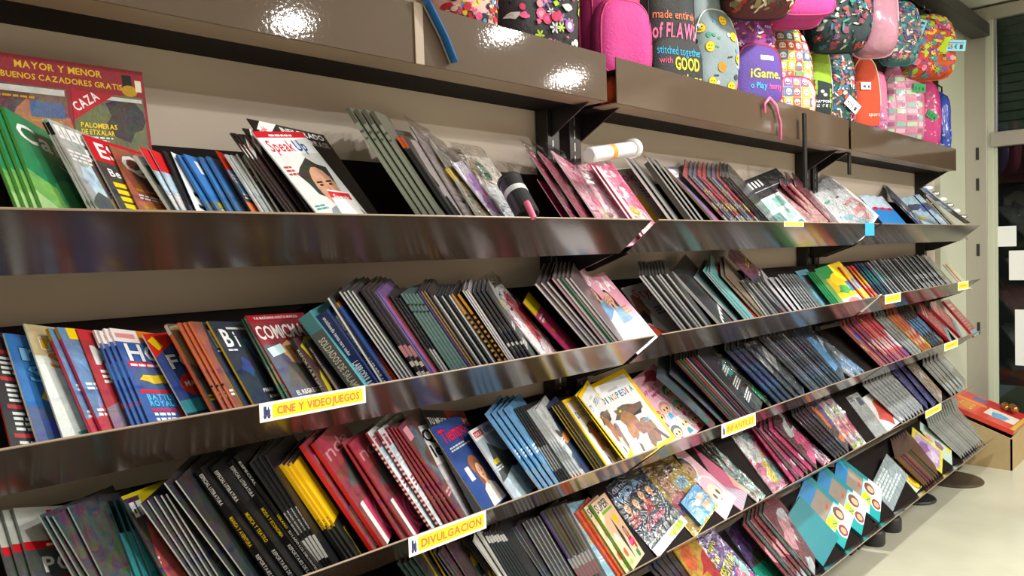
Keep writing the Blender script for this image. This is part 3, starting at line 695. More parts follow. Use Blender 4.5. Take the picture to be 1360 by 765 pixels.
row(2, 158, 158, 1, 'dark magazine with red masthead and yellow headlines, top shelf left', (lambda a: (a.rect(0, 1.0, 1, A4, 'c01c28'), a.text('ES', .1, 1.06, .2, 'white'), a.text('Be', .1, .82, .1, 'white'), [a.rect(.08, .68-.09*k, .62, .74-.09*k, 'yellow') for k in range(4)], a.blob(.6, .2, .3, .18, 'orange', .5, 3), a)[-1])(Art(A4, '241c18', .6)), al=26, sp='c0b8b0', h=.285)
row(2, 181, 181, 1, 'rust brown magazine with large white Qu letters', a_q(), al=22, sp='6a3018', h=.265, t=.005)
row(2, 221, 221, 1, 'white magazine with a dark green square, top shelf', (lambda a: (a.rect(.1, .9, .6, 1.2, 'dkgreen'), [a.text('O', .3, .1+.13*k, .1, 'black') for k in range(3)], a)[-1])(Art(A4, 'c8ccc4', .2)), al=30, sp='white', h=.26)
row(2, 233, 240, 2, 'gossip magazine with red masthead and crowded cover', (lambda a: (a.rect(0, 1.0, 1, A4, 'd02028'), a.text('A', .4, 1.05, .2, 'white'), a)[-1])(G(9, 'paleblue red white navy purple', mast='', bw=.5)), al=32, sp='ccc4cc', h=.27)
row(2, 249, 249, 1, 'black magazine with jagged yellow title on the top shelf', a_yb(), al=30, sp='black', h=.26)
row(2, 257, 257, 1, 'white magazine with black waves and small yellow title', a_wb(), al=28, sp='1c1c20', h=.26)
row(2, 274, 285, 2, 'blue sky magazine with yellow headline blocks', a_blue(), al=27, sp='3c7cc0', h=.26)
row(2, 300, 312, 2, 'blue sea magazine with dark green bar', a_blue(False), al=27, sp='5c90c0', h=.262)
row(2, 330, 330, 1, 'orange flame magazine with red corner, top shelf', (lambda a: (a.rect(0, 1.05, .8, A4, 'd83018'), a.text('A', .3, 1.08, .18, 'white'), a)[-1])(G(21, 'orange black skyblue dkred', mast='')), al=28, sp='201c20', h=.27)
row(2, 344, 351, 2, 'pale car magazine with thin dark curves', G(22, 'd8e4e8 white paleblue slate', lines=False, mast=''), al=30, sp='white', h=.265)
row(2, 359, 368, 2, 'black and white thin magazine left of the stack of language magazines', G(23, 'black white grey black'), al=30, sp='white', h=.27)
row(2, 378, 389, 3, 'brown portrait magazine in a card header', a_header(['', ''], '4a3434'), al=30, sp='3a2c2a', h=.315, w=.205)
row(2, 400, 409, 2, 'language magazine with dark card header, behind the front one', a_header(['', ''], '382628'), al=28, sp='2a1c1c', h=.33)
hd = row(2, 411, 411, 1, 'large dark card header sheet behind the curly haired man cover', a_header(['INFILTRADO', 'EN EL ARRASE'], '2a1c1c'), al=20, t=.003, sp='1c1414', w=.25, lift=.008)
row(2, 417, 417, 1, 'language magazine with curly haired man on its cover', a_speak(), al=20, t=.004, sp='e8e8e8', w=.23, lift=.012)
row(2, 551, 580, 4, 'tall sage green spined book with dark top on the top shelf', Art(1.5, '5c5c50', .3), al=50, t=.0085, sp='8f988a', h=.325, spbands=[(.88, 1, '55564c'), (.80, .82, '55564c')], kind='book', spart=[('8', .76, .6, 'black', .02, False)])
row(2, 588, 588, 1, 'white spined magazine right of the sage green books', Art(A4, '2a2a2c', .3), al=46, sp='white', h=.30)
row(2, 595, 600, 2, 'black spined magazine with orange top', Art(A4, '1a1818', .3), al=46, sp='1a1a1c', h=.285, spbands=[(.88, 1, 'd85a24')])
row(2, 608, 608, 1, 'white spined magazine with black label marks', Art(A4, '8a8080', .3), al=44, t=.006, sp='white', h=.285, spbands=[(.5, .7, '303030'), (.2, .4, '404040')])
row(2, 616, 616, 1, 'mauve grey magazine in loose clear film', Art(A4, '9a8c90', .3), al=38, sp='b8b0b4', h=.28, sleeve=True)
row(2, 631, 631, 1, 'magazine whose clear silvery film bag stands crumpled at the top', Art(A4, '9a968c', .3), al=36, t=.008, sp='c8c0b4', h=.30, sleeve=True, curve=-.02)
row(2, 640, 643, 2, 'yellow spined magazine on the top shelf', G(31, 'gold 8c7c2c yellow olive', mast='A', mcol='yellow'), al=34, t=.004, sp='c8a818', h=.26)
row(2, 653, 653, 1, 'magazine with lilac cover and red flowers in clear film', (lambda a: (a.blob(.5, .7, .4, .4, 'b070c4', .2, 3), a.blob(.72, .45, .3, .4, 'c03c3c', .7, 5), a.blob(.3, .2, .15, .12, 'teal', .3, 6), a.text('S', .12, .85, .25, 'lilac'), a)[-1])(Art(A4, 'd8d0e0', .3)), al=28, t=.004, sp='e0dce4', h=.27, sleeve=True)
a = Art(1.45, 'd4ccc0', .15); a.blob(.3, 1.2, .3, .2, 'a08468', .3, 3); a.rect(0, 0, 1, .9, 'd8dce0', .1); a.ell(.42, 1.18, .17, .17, '1c6450'); a.text('9', .3, 1.1, .17, 'white', width=.1); a.text("'95 €", .42, 1.18, .07, 'white', width=.13)
a.lines(.15, .95, .4, 2, .04, 'grey', 4)
row(2, 668, 668, 1, 'large clear and kraft bag with green round 9,95 price mark', a, al=16, t=.006, sp='e4e0e0', sleeve=True, fill=738)
row(2, 745, 745, 1, 'small pink magazine low against the black upright', (lambda a: (a.text('O', .2, .9, .2, 'white'), a.text('O', .3, .5, .2, 'palepink'), a)[-1])(Art(A4, 'hotpink', .3)), al=34, w=.19, h=.22, t=.004, sp='palepink')
row(2, 757, 771, 2, 'pink girls magazine in bulging clear film', (lambda a: (a.text('Y', .3, 1.0, .2, 'palepink'), a.text('K', .3, .7, .2, 'palepink'), a)[-1])(Art(A4, 'c83c70', .4)), al=36, t=.006, sp='b8b4b4', h=.30, sleeve=True)
def a_looks(front=False):
    a = Art(A4, 'e86c94' if not front else 'f4e8ea', .2); a.rect(.0, .0, .35, A4, 'f0b0c4', .1) if not front else None
    a.text('looks', .12, 1.1, .16, 'f8e4ec' if not front else 'e05080', width=.8)
    if front:
        a.blob(.45, .6, .14, .34, 'f4cc18', .3, 4); a.ell(.42, 1.0, .07, .09, 'skin'); a.blob(.36, .55, .06, .25, '2c2830', .3, 7); a.blob(.5, .2, .2, .2, 'f08c6c', .5, 9); a.blob(.75, .3, .15, .25, 'f0e460', .3, 6); a.lines(.65, .95, .25, 4, .05, 'd0709c', 5)
    else:
        a.text('oks', .3, .75, .25, 'white', width=.6); a.blob(.6, .35, .3, .3, 'f8e8e8', .4, 6); a.blob(.7, .5, .15, .1, 'f0c428', .3, 7); a.text('LE', .1, .15, .25, 'e85a8c', width=.3)
    return a
row(2, 790, 790, 1, 'tall pink magazine in film just behind the wide open one', a_looks(), al=26, t=.006, sp='white', sleeve=True)
row(2, 803, 803, 1, 'tall pink girls magazine with white spine, whole cover showing', a_looks(), al=18, t=.006, sp='white', sleeve=True, fill=852)
row(2, 832, 838, 2, 'small girls magazine with crimson spine behind the front copy', a_looks(True), al=18, t=.005, sp='c02c5c', w=.16)
row(2, 844, 844, 1, 'small white and pink girls magazine with figure in yellow dress', a_looks(True), al=18, t=.005, sp='c02c5c', fill=884)
row(2, 887, 895, 2, 'white spined thick magazine on the top shelf, middle section', Art(A4, '3c3a3a', .3), al=44, t=.008, sp='white', h=.31)
row(2, 909, 909, 1, 'tall thick grey folder topped with crumpled clear film', Art(A4, '504c48', .3), al=44, t=.02, sp='b8b4ac', h=.345, sleeve=True)
row(2, 918, 931, 3, 'narrow white spined magazine beside the tall grey folder', Art(A4, '40403e', .3), al=44, sp='d8d8d8', h=.29)
row(2, 944, 944, 1, 'curved kraft board backing of a magazine pack', G(41, '6c5a8c red paleblue white purple slate', lines=False), al=32, t=.01, sp='a08858', h=.30, curve=-.04)
row(2, 962, 1003, 8, '{c} spined magazine in clear film, middle of top shelf', [G(42+k, p, mast='') for k, p in enumerate(['b02c34 paleblue grey', 'slate red white', '6a4a6c darkgrey red'])], al=30, cols=['grey', 'darkgrey', 'silver', 'slate'], h=.27, mt='wrapprint')
row(2, 1010, 1019, 3, 'black topped magazine pack on the top shelf', G(50, 'black darkgrey 2c2c30', lines=False, mast=''), al=28, t=.008, sp='303030', h=.315, mt='wrapprint')
a = Art(A4, '28282c', .2); [a.rect(.1+.08*k, 1.12, .14+.08*k, 1.26, 'palegrey') for k in range(5)]; a.rect(.05, 1.04, .8, 1.055, 'grey'); a.rect(0, 0, .6, .9, 'd4e8e8', .1)
for i in range(2):
    for j in range(3): a.rect(.06+.28*i, .08+.28*j, .28+.28*i, .28+.28*j, ['7cb4ac', '4c8484', 'a4ccc4'][(i+j) % 3], .6)
a.rect(.6, 0, 1, .95, 'a87c78', .8)
row(2, 1023, 1023, 1, 'black headed magazine with white panel of teal pictures', a, al=24, t=.005, sp='a09890', h=.33, w=.25, mt='wrapprint', fill=1082)
row(2, 1083, 1101, 3, 'dark red magazine pack in film beside the white pouch', G(53, '7c1c2c maroon rose', lines=False, mast=''), al=30, t=.007, sp='8c2438', h=.30, mt='wrapprint')
a = Art(1.35, 'eceef0', .1); a.rect(.0, 1.2, 1, 1.35, 'b8bcc0', .4); a.blob(.4, 1.05, .25, .06, 'e03c54', .2, 3, j=.1); a.ell(.62, .72, .09, .22, '4c4c54', .4, rot=.4); a.blob(.72, .42, .22, .26, 'f4a8a8', .3, 5); a.poly([(.1, .6), (.25, .7), (.7, .1), (.55, .05)], 'a8d4e4'); a.text('A', .42, 1.15, .1, 'slate', width=.06); a.blob(.25, .98, .12, .05, '7cc8b0', .2, 8)
row(2, 1108, 1108, 1, 'big white glossy pouch with pink drawings, top shelf', a, al=24, t=.02, sp='e0d8dc', h=.335, w=.30, mt='wrapprint', curve=-.02, twist=-.03, sleeve=True, fill=1168)
row(2, 1172, 1190, 3, 'bright blue magazine with pale head, right of the white pouch', (lambda a: (a.rect(0, .95, 1, A4, 'b8ccdc', .3), a.rect(.3, .9, .8, .98, 'red'), a.rect(.0, .2, 1, .24, 'navy'), a)[-1])(Art(A4, '1878c4', .25)), al=30, sp='183c64', h=.28, fill=1215)
row(2, 1216, 1219, 2, 'dark navy magazine on the top shelf near the end', G(58, 'navy black blue', mast=''), al=32, sp='black', h=.30)
row(2, 1224, 1224, 1, 'pale blue magazine with navy picture near the shelf end', G(59, 'a8c8dc navy blue paleblue', mast=''), al=26, sp='b0c4c8', h=.27, fill=1246)
row(2, 1247, 1262, 3, 'dark magazine pack at the far end of top shelf', G(60, '20202c darkgrey dkred', mast=''), al=32, t=.009, sp='28242c', h=.30, mt='wrapprint')
# ======== second shelf ========
def a_dark():
    a = Art(A4, '16161a', .2)
    for k in range(4): a.rect(.05, 1.1-.28*k, .5, 1.14-.28*k, 'a83030'); a.lines(.08, 1.04-.28*k, .7, 4, .05, 'palegrey', k)
    return a
def a_retro(v=0):
    a = Art(A4, '1c6cb4' if v == 0 else 'dfe8e4', .3)
    if v == 0:
        a.rect(0, .0, 1, .55, '3c5490', .6); a.text('re', .1, 1.05, .2, '7cb8e0', width=.6, out='1a3c6c'); a.text('SA', .12, .82, .17, '58a4d8', width=.62, out='1a3c6c')
        a.blob(.42, .68, .24, .14, 'e8c81c', .3, 3, j=.12); a.rect(.25, .64, .65, .68, '1a1a1a'); a.blob(.75, .4, .3, .18, 'a03424', .5, 4); a.poly([(.1, .4), (.55, .5), (.7, .2), (.2, .15)], '4858b8', .3); a.blob(.7, .1, .3, .14, '402030', .7, 6)
    else:
        a.rect(0, 1.0, 1, A4, 'c8b888', .4); a.text('re', .1, 1.08, .17, 'e0b028', width=.5, out='white'); a.text('SA', .12, .88, .16, 'd88c24', width=.6, out='white')
        a.blob(.55, .62, .32, .26, '1c9484', .3, 7, j=.55); a.rect(.5, .3, .56, .6, '2c9c8c'); a.blob(.3, .15, .18, .1, '38a890', .4, 11, j=.5); a.lines(.3, .66, .4, 2, .05, 'white', 3); a.blob(.85, .12, .12, .1, '305c28', .4, 3)
    return a
def a_men():
    a = Art(A4, 'a42430', .25); a.text('MEN', .08, .92, .22, 'palegrey', width=.8, rot=0); a.rect(0, 1.2, 1, A4, 'c03038'); a.lines(.1, .82, .6, 3, .06, 'white', 3); a.blob(.5, .3, .45, .3, '8c6c8c', .7, 4); a.blob(.7, .2, .2, .2, '2c2030', .6, 5); return a
def a_hc():
    a = Art(A4, '2456a8', .35); a.rect(0, 1.17, .35, A4, 'f0e8e8'); a.rect(.04, 1.22, .3, 1.28, 'e09090'); a.rect(.35, 1.18, 1, A4, 'e87c1c'); a.lines(.4, 1.22, .5, 1, .07, 'yellow', 4)
    a.blob(.75, .4, .3, .45, 'b45c28', .7, 5); a.blob(.8, .75, .18, .2, 'd8a060', .5, 15)
    a.rect(.05, .6, .75, .84, '34508c', .6); a.blob(.4, .72, .25, .06, 'yellow', .3, 6); a.blob(.6, .73, .08, .08, 'navy', .3, 8)
    a.text('HC', .10, .94, .21, 'f2f2f6', width=.5, out='1a3c88'); a.rect(.05, .86, .72, .92, 'd02430'); a.lines(.08, .87, .6, 1, .05, 'white', 5)
    a.rect(.05, .54, .5, .58, 'd02430'); a.text('BATTLE', .12, .46, .065, '58c4e8', width=.38); a.text('ROYALE', .12, .385, .065, '58c4e8', width=.38); a.rect(.1, .32, .5, .35, 'd02430')
    a.lines(.12, .27, .4, 3, .06, 'white', 7); a.lines(.12, .1, .4, 2, .05, 'yellow', 8); return a
def a_fo():
    a = Art(A4, '24428c', .35); a.poly([(0, 1.02), (0, A4), (.62, A4)], 'd8281c'); a.rect(.05, 1.12, .15, 1.28, 'yellow', rot=.5); a.rect(.62, 1.2, 1, A4, 'c83020', .3)
    a.text('CO', .42, 1.08, .1, 'white', width=.3); a.text('FO', .14, .86, .18, 'f4f4f4', width=.44, out='navy'); a.ell(.38, .64, .25, .16, 'd43024', .2); a.text('MAGIA', .2, .62, .065, 'white', width=.34)
    a.rect(0, .3, 1, .46, '2c98a8', .4); a.rect(0, 0, 1, .3, '1a2434', .3); a.text('GUIA DE', .16, .22, .05, 'white', width=.34); a.text('ARMAS', .16, .15, .05, 'white', width=.28); a.text('INCREIBLES', .16, .08, .05, 'white', width=.5); return a
def a_bi():
    a = Art(A4, '122038', .3); a.text('B', .12, .98, .24, 'f4f4f4', width=.2); a.text('i', .38, .98, .22, 'f4f4f4', width=.06); a.rect(.3, 1.22, .8, 1.25, 'palegrey'); a.lines(.1, .92, .3, 1, .04, 'white', 1)
    a.poly([(.55, 1.1), (.98, .9), (.98, .3), (.75, .3)], '6c9cb8', .5); a.blob(.7, .95, .14, .12, '3c5c94', .5, 2); a.ell(.35, .68, .04, .04, '6aa8ff'); a.blob(.3, .7, .12, .12, '1c3c80', .3, 3)
    for k in range(4): a.text(['PRIMER', 'AVANCE', 'INFINITY', 'GODZILLA'][k], [.36, .42, .5, .56][k], .34-.09*k, .045, 'white', width=.26)
    a.rect(.5, 0, 1, .1, '3c8c90', .4); return a
def a_comic():
    a = Art(A4, '48506a', .5); a.rect(0, 1.24, 1, A4, 'a01c28'); a.text('VA MAÑANA HASTA MARZO', .1, 1.27, .035, 'white', width=.75); a.rect(0, .92, 1, 1.24, '8c2030', .3); a.text('COMICMAN', .02, 1.0, .18, 'f4f4f4', width=.94, out='b01c28')
    a.blob(.55, .78, .3, .16, 'd8a070', .5, 2); a.rect(.05, .78, .3, .9, 'c8e8f0', rot=.2); a.rect(.45, .6, .62, .84, 'b8e0ec', rot=-.4); a.blob(.35, .42, .3, .26, '4c3c40', .6, 7); a.poly([(.55, .28), (.95, .32), (.75, .6)], 'f0f4f8'); a.blob(.8, .65, .12, .2, '3c3c90', .4, 9)
    a.text('EL REGRESO DE', .1, .24, .055, 'white', width=.5); a.text('ISAAC SAN', .2, .14, .07, 'yellow', width=.7); a.text('LOULOGIO', .28, .04, .065, 'white', width=.6); return a
row(3, 12, 12, 1, 'dark text covered games magazine at the left edge of the second shelf', a_dark(), al=26, sp='c83c28', t=.005)
row(3, 47, 47, 1, 'retro games magazine, blue cover with yellow shape, white spine', a_retro(0), al=26, sp='e4e4e4', t=.006, h=.30)
row(3, 81, 81, 1, 'retro games magazine, white cover with teal splash', a_retro(1), al=26, sp='dde0d8', t=.005, h=.315)
row(3, 117, 131, 2, 'games magazine with hot pink spine on the second shelf', (lambda a: (a.rect(.1, 1.2, .5, A4, 'yellow'), a)[-1])(G(71, '5a84b8 red white lilac skyblue', mast='', bw=.6)), al=30, sp='d82450', t=.007, h=.30, spbands=[(.9, 1, 'gold')])
row(3, 150, 150, 1, 'crimson mens magazine with large grey letters', a_men(), al=26, sp='8c1c24', t=.004, h=.30)
row(3, 172, 195, 4, 'blue games magazine with big white HC title, orange band', a_hc(), al=27, sp='2c3c58', spbands=[(.84, 1, 'e8dcdc'), (.55, .7, '4c88b8'), (.3, .34, 'red')], h=.305, t=.005)
row(3, 247, 247, 1, 'games magazine with white spine and white FO title on blue', a_fo(), al=20, sp='e4e4ea', t=.005, h=.29)
row(3, 279, 279, 1, 'orange spined games magazine standing alone', G(75, '503c34 orange tan black', mast='', busy=8), al=30, sp='e8641c', t=.008, h=.305, spbands=[(.9, .99, 'd8d0cc')])
row(3, 295, 310, 3, 'orange spined games magazine beside the yellow spined ones', G(76, '8c3c24 orange tan', mast=''), al=38, sp='ec6a1c', h=.305, spbands=[(.35, .37, 'black')])
row(3, 320, 334, 2, 'dark blue science magazine with white B and yellow spine', a_bi(), al=30, sp='d8b414', t=.006, h=.30)
row(3, 374, 380, 2, 'dark green spined magazine behind the comic monthly', G(77, 'dkgreen black olive', mast=''), al=26, sp='28341c', h=.30)
row(3, 386, 386, 1, 'red comics magazine with white block title', a_comic(), al=20, sp='c01c28', t=.006, h=.30, w=.22)
row(3, 427, 427, 1, 'film magazine with black spine of pale lettering', (lambda a: (a.blob(.5, .7, .4, .5, 'd8cc2c', .3, 5, j=.5), a.blob(.6, .4, .3, .3, '7c2018', .5, 6, j=.5), a.rect(.2, 0, 1, .2, 'e0e0e4', .3), a)[-1])(Art(A4, '4c1418', .4)), al=38, t=.012, sp='1c1c1e', h=.27, spart=[('REPORTAJE ESPECIAL', .85, .5, 'cream', .7, False)])
row(3, 446, 446, 1, 'slim magazine with navy topped pinkish grey spine', Art(A4, '3c2c34', .3), al=40, t=.007, sp='a08c8c', h=.28, spbands=[(.6, 1, 'navy')], spart=[('SEPTIEMBRE', .9, .5, 'cream', .3, False)])
row(3, 462, 462, 1, 'thick teal hardback with SOLDADOS DE SALAMINA on the spine', Art(1.3, '4c9aa4', .1), al=56, t=.03, sp='4c8a90', h=.325, kind='book', hard=True, spbands=[(0, .8, '5c6464')], spart=[('SOLDADOS DE SALAMINA', .72, .5, 'cream', .66, False)])
row(3, 482, 498, 2, 'thick navy dictionary with white spine lettering', Art(1.3, '1c3c78', .1), al=58, t=.027, sp='14285a', h=.325, kind='book', hard=True, spart=[('LABRODULAQSA', .42, .5, 'e8e8f0', .36, False), ('enciclopedia temas para todos', .95, .28, 'e8e8f0', .45, False)])
row(3, 505, 509, 2, 'white spined magazine right of the navy dictionaries', Art(A4, '2c2c2e', .2), al=50, sp='f0f0f0', h=.30, t=.0045)
row(3, 513, 518, 2, 'orange yellow spined magazine on the second shelf', Art(A4, '7c3c10', .3), al=50, sp='e0a018', h=.31, t=.0035)
row(3, 523, 523, 1, 'vermilion spined magazine on the second shelf', Art(A4, '581408', .2), al=50, sp='e04420', t=.007, h=.30)
row(3, 530, 545, 4, 'white spined magazine beside the vermilion one', Art(A4, '34383a', .3), al=50, sp='ececec', h=.325, t=.004)
row(3, 555, 566, 3, 'black and mauve checked spine magazine', Art(A4, '241c24', .3), al=54, sp='2c2430', h=.315, spbands=[(.3, .42, 'rose'), (.2, .25, 'cream'), (.05, .14, 'd8d8d8')], t=.008)
row(3, 571, 575, 2, 'violet spined magazine on the second shelf', Art(A4, '6c4c8c', .3), al=52, sp='8c78b4', h=.31, t=.004)
row(3, 579, 584, 2, '{c} spined magazine among dark ones, second shelf', Art(A4, '20181c', .3), al=52, cols=['red', 'brown'], h=.315, t=.004)
row(3, 589, 593, 2, 'black spined magazine with white lower marks, second shelf', Art(A4, '18181c', .3), al=52, sp='1c2028', h=.31, spbands=[(.1, .4, 'palegrey')], t=.004)
row(3, 598, 617, 5, 'grey teal spined partwork, second shelf', Art(A4, '4c6464', .3), al=52, sp='6c8c88', h=.32, spbands=[(.78, .8, 'black'), (.86, .88, 'black')], t=.0055)
row(3, 622, 633, 4, '{c} spined magazine next to the partworks, second shelf', Art(A4, '2c2420', .3), al=52, cols=['purple', 'tan', 'tan', 'black'], h=.32, t=.004)
row(3, 637, 655, 5, '{c} spined magazine, second shelf centre', Art(A4, '20242c', .3), al=52, cols=['white', 'black', 'palegrey', 'black', 'white'], h=.305, t=.0045)
row(3, 662, 670, 2, 'orange and black chequered spine magazine', Art(A4, '281c10', .3), al=54, sp='e8a43c', h=.30, spbands=[(.72-.06*k, .75-.06*k, 'black') for k in range(12)], t=.007)
row(3, 675, 681, 3, 'white spined magazine right of the chequered ones', Art(A4, 'a8a4a8', .3), al=52, sp='e8e4e8', h=.31, t=.003)
row(3, 686, 703, 4, 'dark glossy spined fashion magazine, second shelf', G(80, '28282c darkgrey black grey', mast=''), al=50, sp='3c3a40', h=.31, t=.005, spbands=[(.3, .34, 'white')])
a = Art(A4, 'e8e8ea', .1); a.text('S', .3, .95, .3, '202020', bold=False, width=.2); a.rect(.05, .7, .14, 1.2, 'pink'); a.blob(.7, .75, .28, .4, 'd85868', .4, 5); a.blob(.7, .25, .25, .2, 'f0d8dc', .3, 7)
row(3, 716, 716, 1, 'white fashion magazine with thin S and pink figure in film', a, al=24, sp='f0f0f0', t=.006, sleeve=True, fill=750)
a = Art(A4, 'c82468', .3); a.rect(0, 1.05, 1, A4, 'd0b81c'); [a.rect(.2+.1*k, .85-.22*k, .36+.1*k, .93-.22*k, 'gold') for k in range(3)]; a.lines(.1, .95, .5, 2, .06, 'white', 2)
row(3, 750, 750, 1, 'magenta gossip magazine with yellow head strip', a, al=22, sp='7c1c44', t=.004, fill=779)
row(3, 780, 795, 3, 'thick white spined fashion magazine, leaning beside the upright', Art(A4, '3c2c30', .4), al=40, sp='f2f0f2', t=.007, h=.31, w=.22)
row(3, 801, 822, 5, '{c} spined fashion magazine in front of pink ones, second shelf', Art(A4, '6c5c60', .3), al=44, cols=['palepink', 'white', 'green', 'white', 'white'], t=.005, h=.32)
a = Art(A4, 'e8a4bc', .12); a.rect(0, 0, 1, .5, 'f6f0f2', .1); a.text('LARA', .06, 1.02, .24, 'fbeef3', width=.88); a.person(.5, .92, .11, shirt='6c9cc8'); a.lines(.62, .7, .3, 3, .05, 'gold', 4); a.lines(.3, .05, .4, 1, .06, 'grey', 3)
row(3, 824, 824, 1, 'pale pink fashion magazine right behind its twin', a, al=24, sp='8c3450', t=.006)
row(3, 829, 829, 1, 'pale pink fashion magazine with white title and woman in denim', a, al=20, sp='8c3450', t=.006, fill=864)
a = Art(A4, 'ccd0d8', .12); a.blob(.15, .9, .18, .25, '8c4c34', .4, 3); a.blob(.12, .7, .12, .16, '1c1c20', .3, 4); a.poly([(.0, .5), (1, 0), (0, 0)], 'f0947c', .4); a.poly([(.0, .6), (.7, .1), (.3, 0), (0, .2)], 'e85030', .4); a.text('Style', .2, 1.05, .2, 'd8285c', bold=False, width=.72); a.lines(.5, .8, .3, 3, .06, 'slate', 4)
row(3, 868, 868, 1, 'grey fashion magazine with pink Style title, orange dress', a, al=24, sp='d8d8dc', t=.005, h=.30, fill=902)
row(3, 905, 938, 9, '{c} spined thick magazine at start of the second section', Art(A4, '202024', .3), al=46, cols=['palegrey', 'white', 'black', 'white', 'darkgrey'], t=.006, h=.31)
a = Art(A4, '1c1c20', .3); [a.poly([(.1+.1*k, .2+.05*k), (.2+.1*k, .3+.05*k), (.14+.1*k, .14+.05*k)], 'white') for k in range(8)]
row(3, 952, 952, 1, 'thick white spined magazine with black zigzag cover', a, al=40, sp='f0f0f2', t=.014, h=.32)
row(3, 975, 975, 1, 'thick white spined magazine left of the teal ones', Art(A4, '5c7c80', .2), al=42, sp='e8ecec', t=.01, h=.31)
row(3, 988, 996, 3, 'teal covered magazine with pale spine', Art(A4, '5c9c9c', .2), al=42, sp='c8dcdc', t=.005, h=.32)
row(3, 1001, 1001, 1, 'bright red spined magazine, second shelf middle section', Art(A4, 'c01c20', .2), al=42, sp='d8181c', t=.008, h=.315)
row(3, 1007, 1012, 2, 'tan spined magazine right of the bright red spine', Art(A4, '6c5c48', .5), al=42, sp='a89478', t=.005, h=.29)
row(3, 1017, 1046, 9, '{c} spined slim magazine with white top, second shelf', Art(A4, '4c4c50', .3), al=44, cols=['palegrey', 'grey', 'darkgrey'], h=.275)
row(3, 1040, 1040, 1, 'maroon and blue magazine standing up high above its neighbours', G(82, '7c2c4c 3c5c94 maroon rose', mast=''), al=18, t=.004, sp='5c2438', w=.16, top=(972, 347), mt='wrapprint')
row(3, 1048, 1062, 3, 'white spined magazine under the upturned maroon one', Art(A4, 'b0b0b8', .3), al=40, sp='ececf0', h=.29, t=.006)
row(3, 1068, 1086, 6, '{c} spined craft magazine in film, second shelf', Art(A4, '6a6c70', .3), al=42, cols=['silver', 'grey'], h=.30, mt='wrapprint')
row(3, 1091, 1091, 1, 'pale teal childrens magazine with white oval', (lambda a: (a.ell(.6, .25, .2, .12, 'white'), a.ell(.75, .12, .1, .08, 'yellow'), a.blob(.3, 1.0, .1, .1, 'red', .2, 3), a)[-1])(Art(A4, '5c9cac', .4)), al=24, sp='a8c0c4', t=.005, h=.30, fill=1103)
row(3, 1104, 1113, 4, 'green spined childrens comic, second shelf', Art(A4, '2c8c4c', .3), al=34, sp='188c5c', h=.28)
a = Art(A4, 'e8c418', .2); a.rect(0, 1.0, .5, A4, '2c8c48', .2); a.ell(.5, .9, .3, .2, 'f4d42c'); a.blob(.4, .62, .2, .12, '48a850', .3, 3); a.rect(0, 0, .7, .4, 'f0ece0', .3); a.blob(.4, .25, .2, .1, 'e88878', .3, 5); a.rect(.6, .5, 1, .8, '3c7cc4', .4)
row(3, 1118, 1118, 1, 'yellow green and white childrens magazine, second shelf', a, al=20, sp='f0ece0', t=.004, h=.29, fill=1146)
row(3, 1147, 1163, 4, '{c} spined bright childrens comic, second shelf right', [G(84, 'd84830 skyblue yellow white', mast=''), G(85, 'e8c430 red skyblue', mast='')], al=30, cols=['orange', 'cream', 'red'], h=.29)
row(3, 1168, 1186, 5, '{c} spined magazine left of the grey block, second shelf', G(86, 'navy teal black', mast=''), al=34, cols=['navy', 'black', 'teal', 'maroon', 'white'], h=.31)
row(3, 1191, 1222, 8, '{c} spined puzzle magazine, far section of second shelf', G(87, '505450 grey darkgrey', mast=''), al=36, cols=['grey', 'palegrey', 'darkgrey', 'silver'], h=.30, mt='wrapprint')
row(3, 1228, 1258, 6, '{c} film wrapped puzzle magazine near the shelf end', G(88, '606460 grey darkgrey', mast=''), al=36, cols=['silver', 'grey'], h=.31, mt='wrapprint')
row(3, 1272, 1276, 2, 'pale yellow magazine at the far end of second shelf', Art(A4, 'd8d4a0', .2), al=22, sp='c890a8', t=.007, h=.26)
# ======== third shelf ========
def a_poli():
    a = Art(A4, '3a4446', .4); a.rect(0, .98, 1, A4, 'b8bcb4', .2); a.text('H', .3, 1.1, .2, 'b81c28', width=.26); a.rect(0, .96, 1, 1.03, 'c81c24'); a.lines(.2, .98, .6, 1, .04, 'white', 3); a.text('POLI', .12, .76, .13, 'e8e8e8', width=.5); a.rect(.15, .68, .8, .71, 'c02430')
    for k in range(5): a.rect(.2, .56-.11*k, .85, .61-.11*k, 'b0b8b8', .3, rot=-.1)
    return a
def a_re(): 
    a = Art(A4, '3c302c', .5); a.rect(0, 1.0, 1, A4, '181818'); a.rect(0, 1.28, 1, A4, 'b01c24'); a.text('D', .5, 1.08, .12, 'palegrey', bold=False); a.rect(.3, .85, .9, .95, '4c9c9c', .3); a.text('Re', .25, .74, .12, 'white', width=.22); a.text('con', .3, .66, .05, 'white', width=.16); a.text('Bi', .4, .5, .14, 'white', width=.2); a.blob(.5, .2, .4, .3, '60504c', .5, 4); return a
def a_teal():
    a = Art(A4, '1c8c94', .4); a.rect(0, 1.0, 1, A4, '121414'); a.rect(.4, .95, .8, 1.1, '5cb4b4', .3); a.text('L', .6, .86, .09, 'white', bold=False); a.text('Ir', .66, .7, .11, 'e0f0f0', bold=False, width=.12); a.blob(.6, .3, .4, .3, '2470a0', .5, 4); return a
def a_viv():
    a = Art(A4, 'a03c38', .5); a.rect(0, 1.18, 1, A4, 'c4b418'); a.rect(0, 1.0, 1, 1.18, '8c3c6c', .3); a.text('VIV', .15, 1.02, .12, 'e8e0e4', width=.5); a.text('H', .2, .8, .16, 'e8c8c8', width=.25); a.text('HI', .28, .58, .12, 'e8d098', width=.3); a.text('GE', .3, .42, .12, 'e8d098', width=.32); a.lines(.3, .35, .5, 2, .05, 'f0b0a0', 4); a.blob(.5, .12, .3, .14, 'c45440', .6, 5); return a
B3 = 764
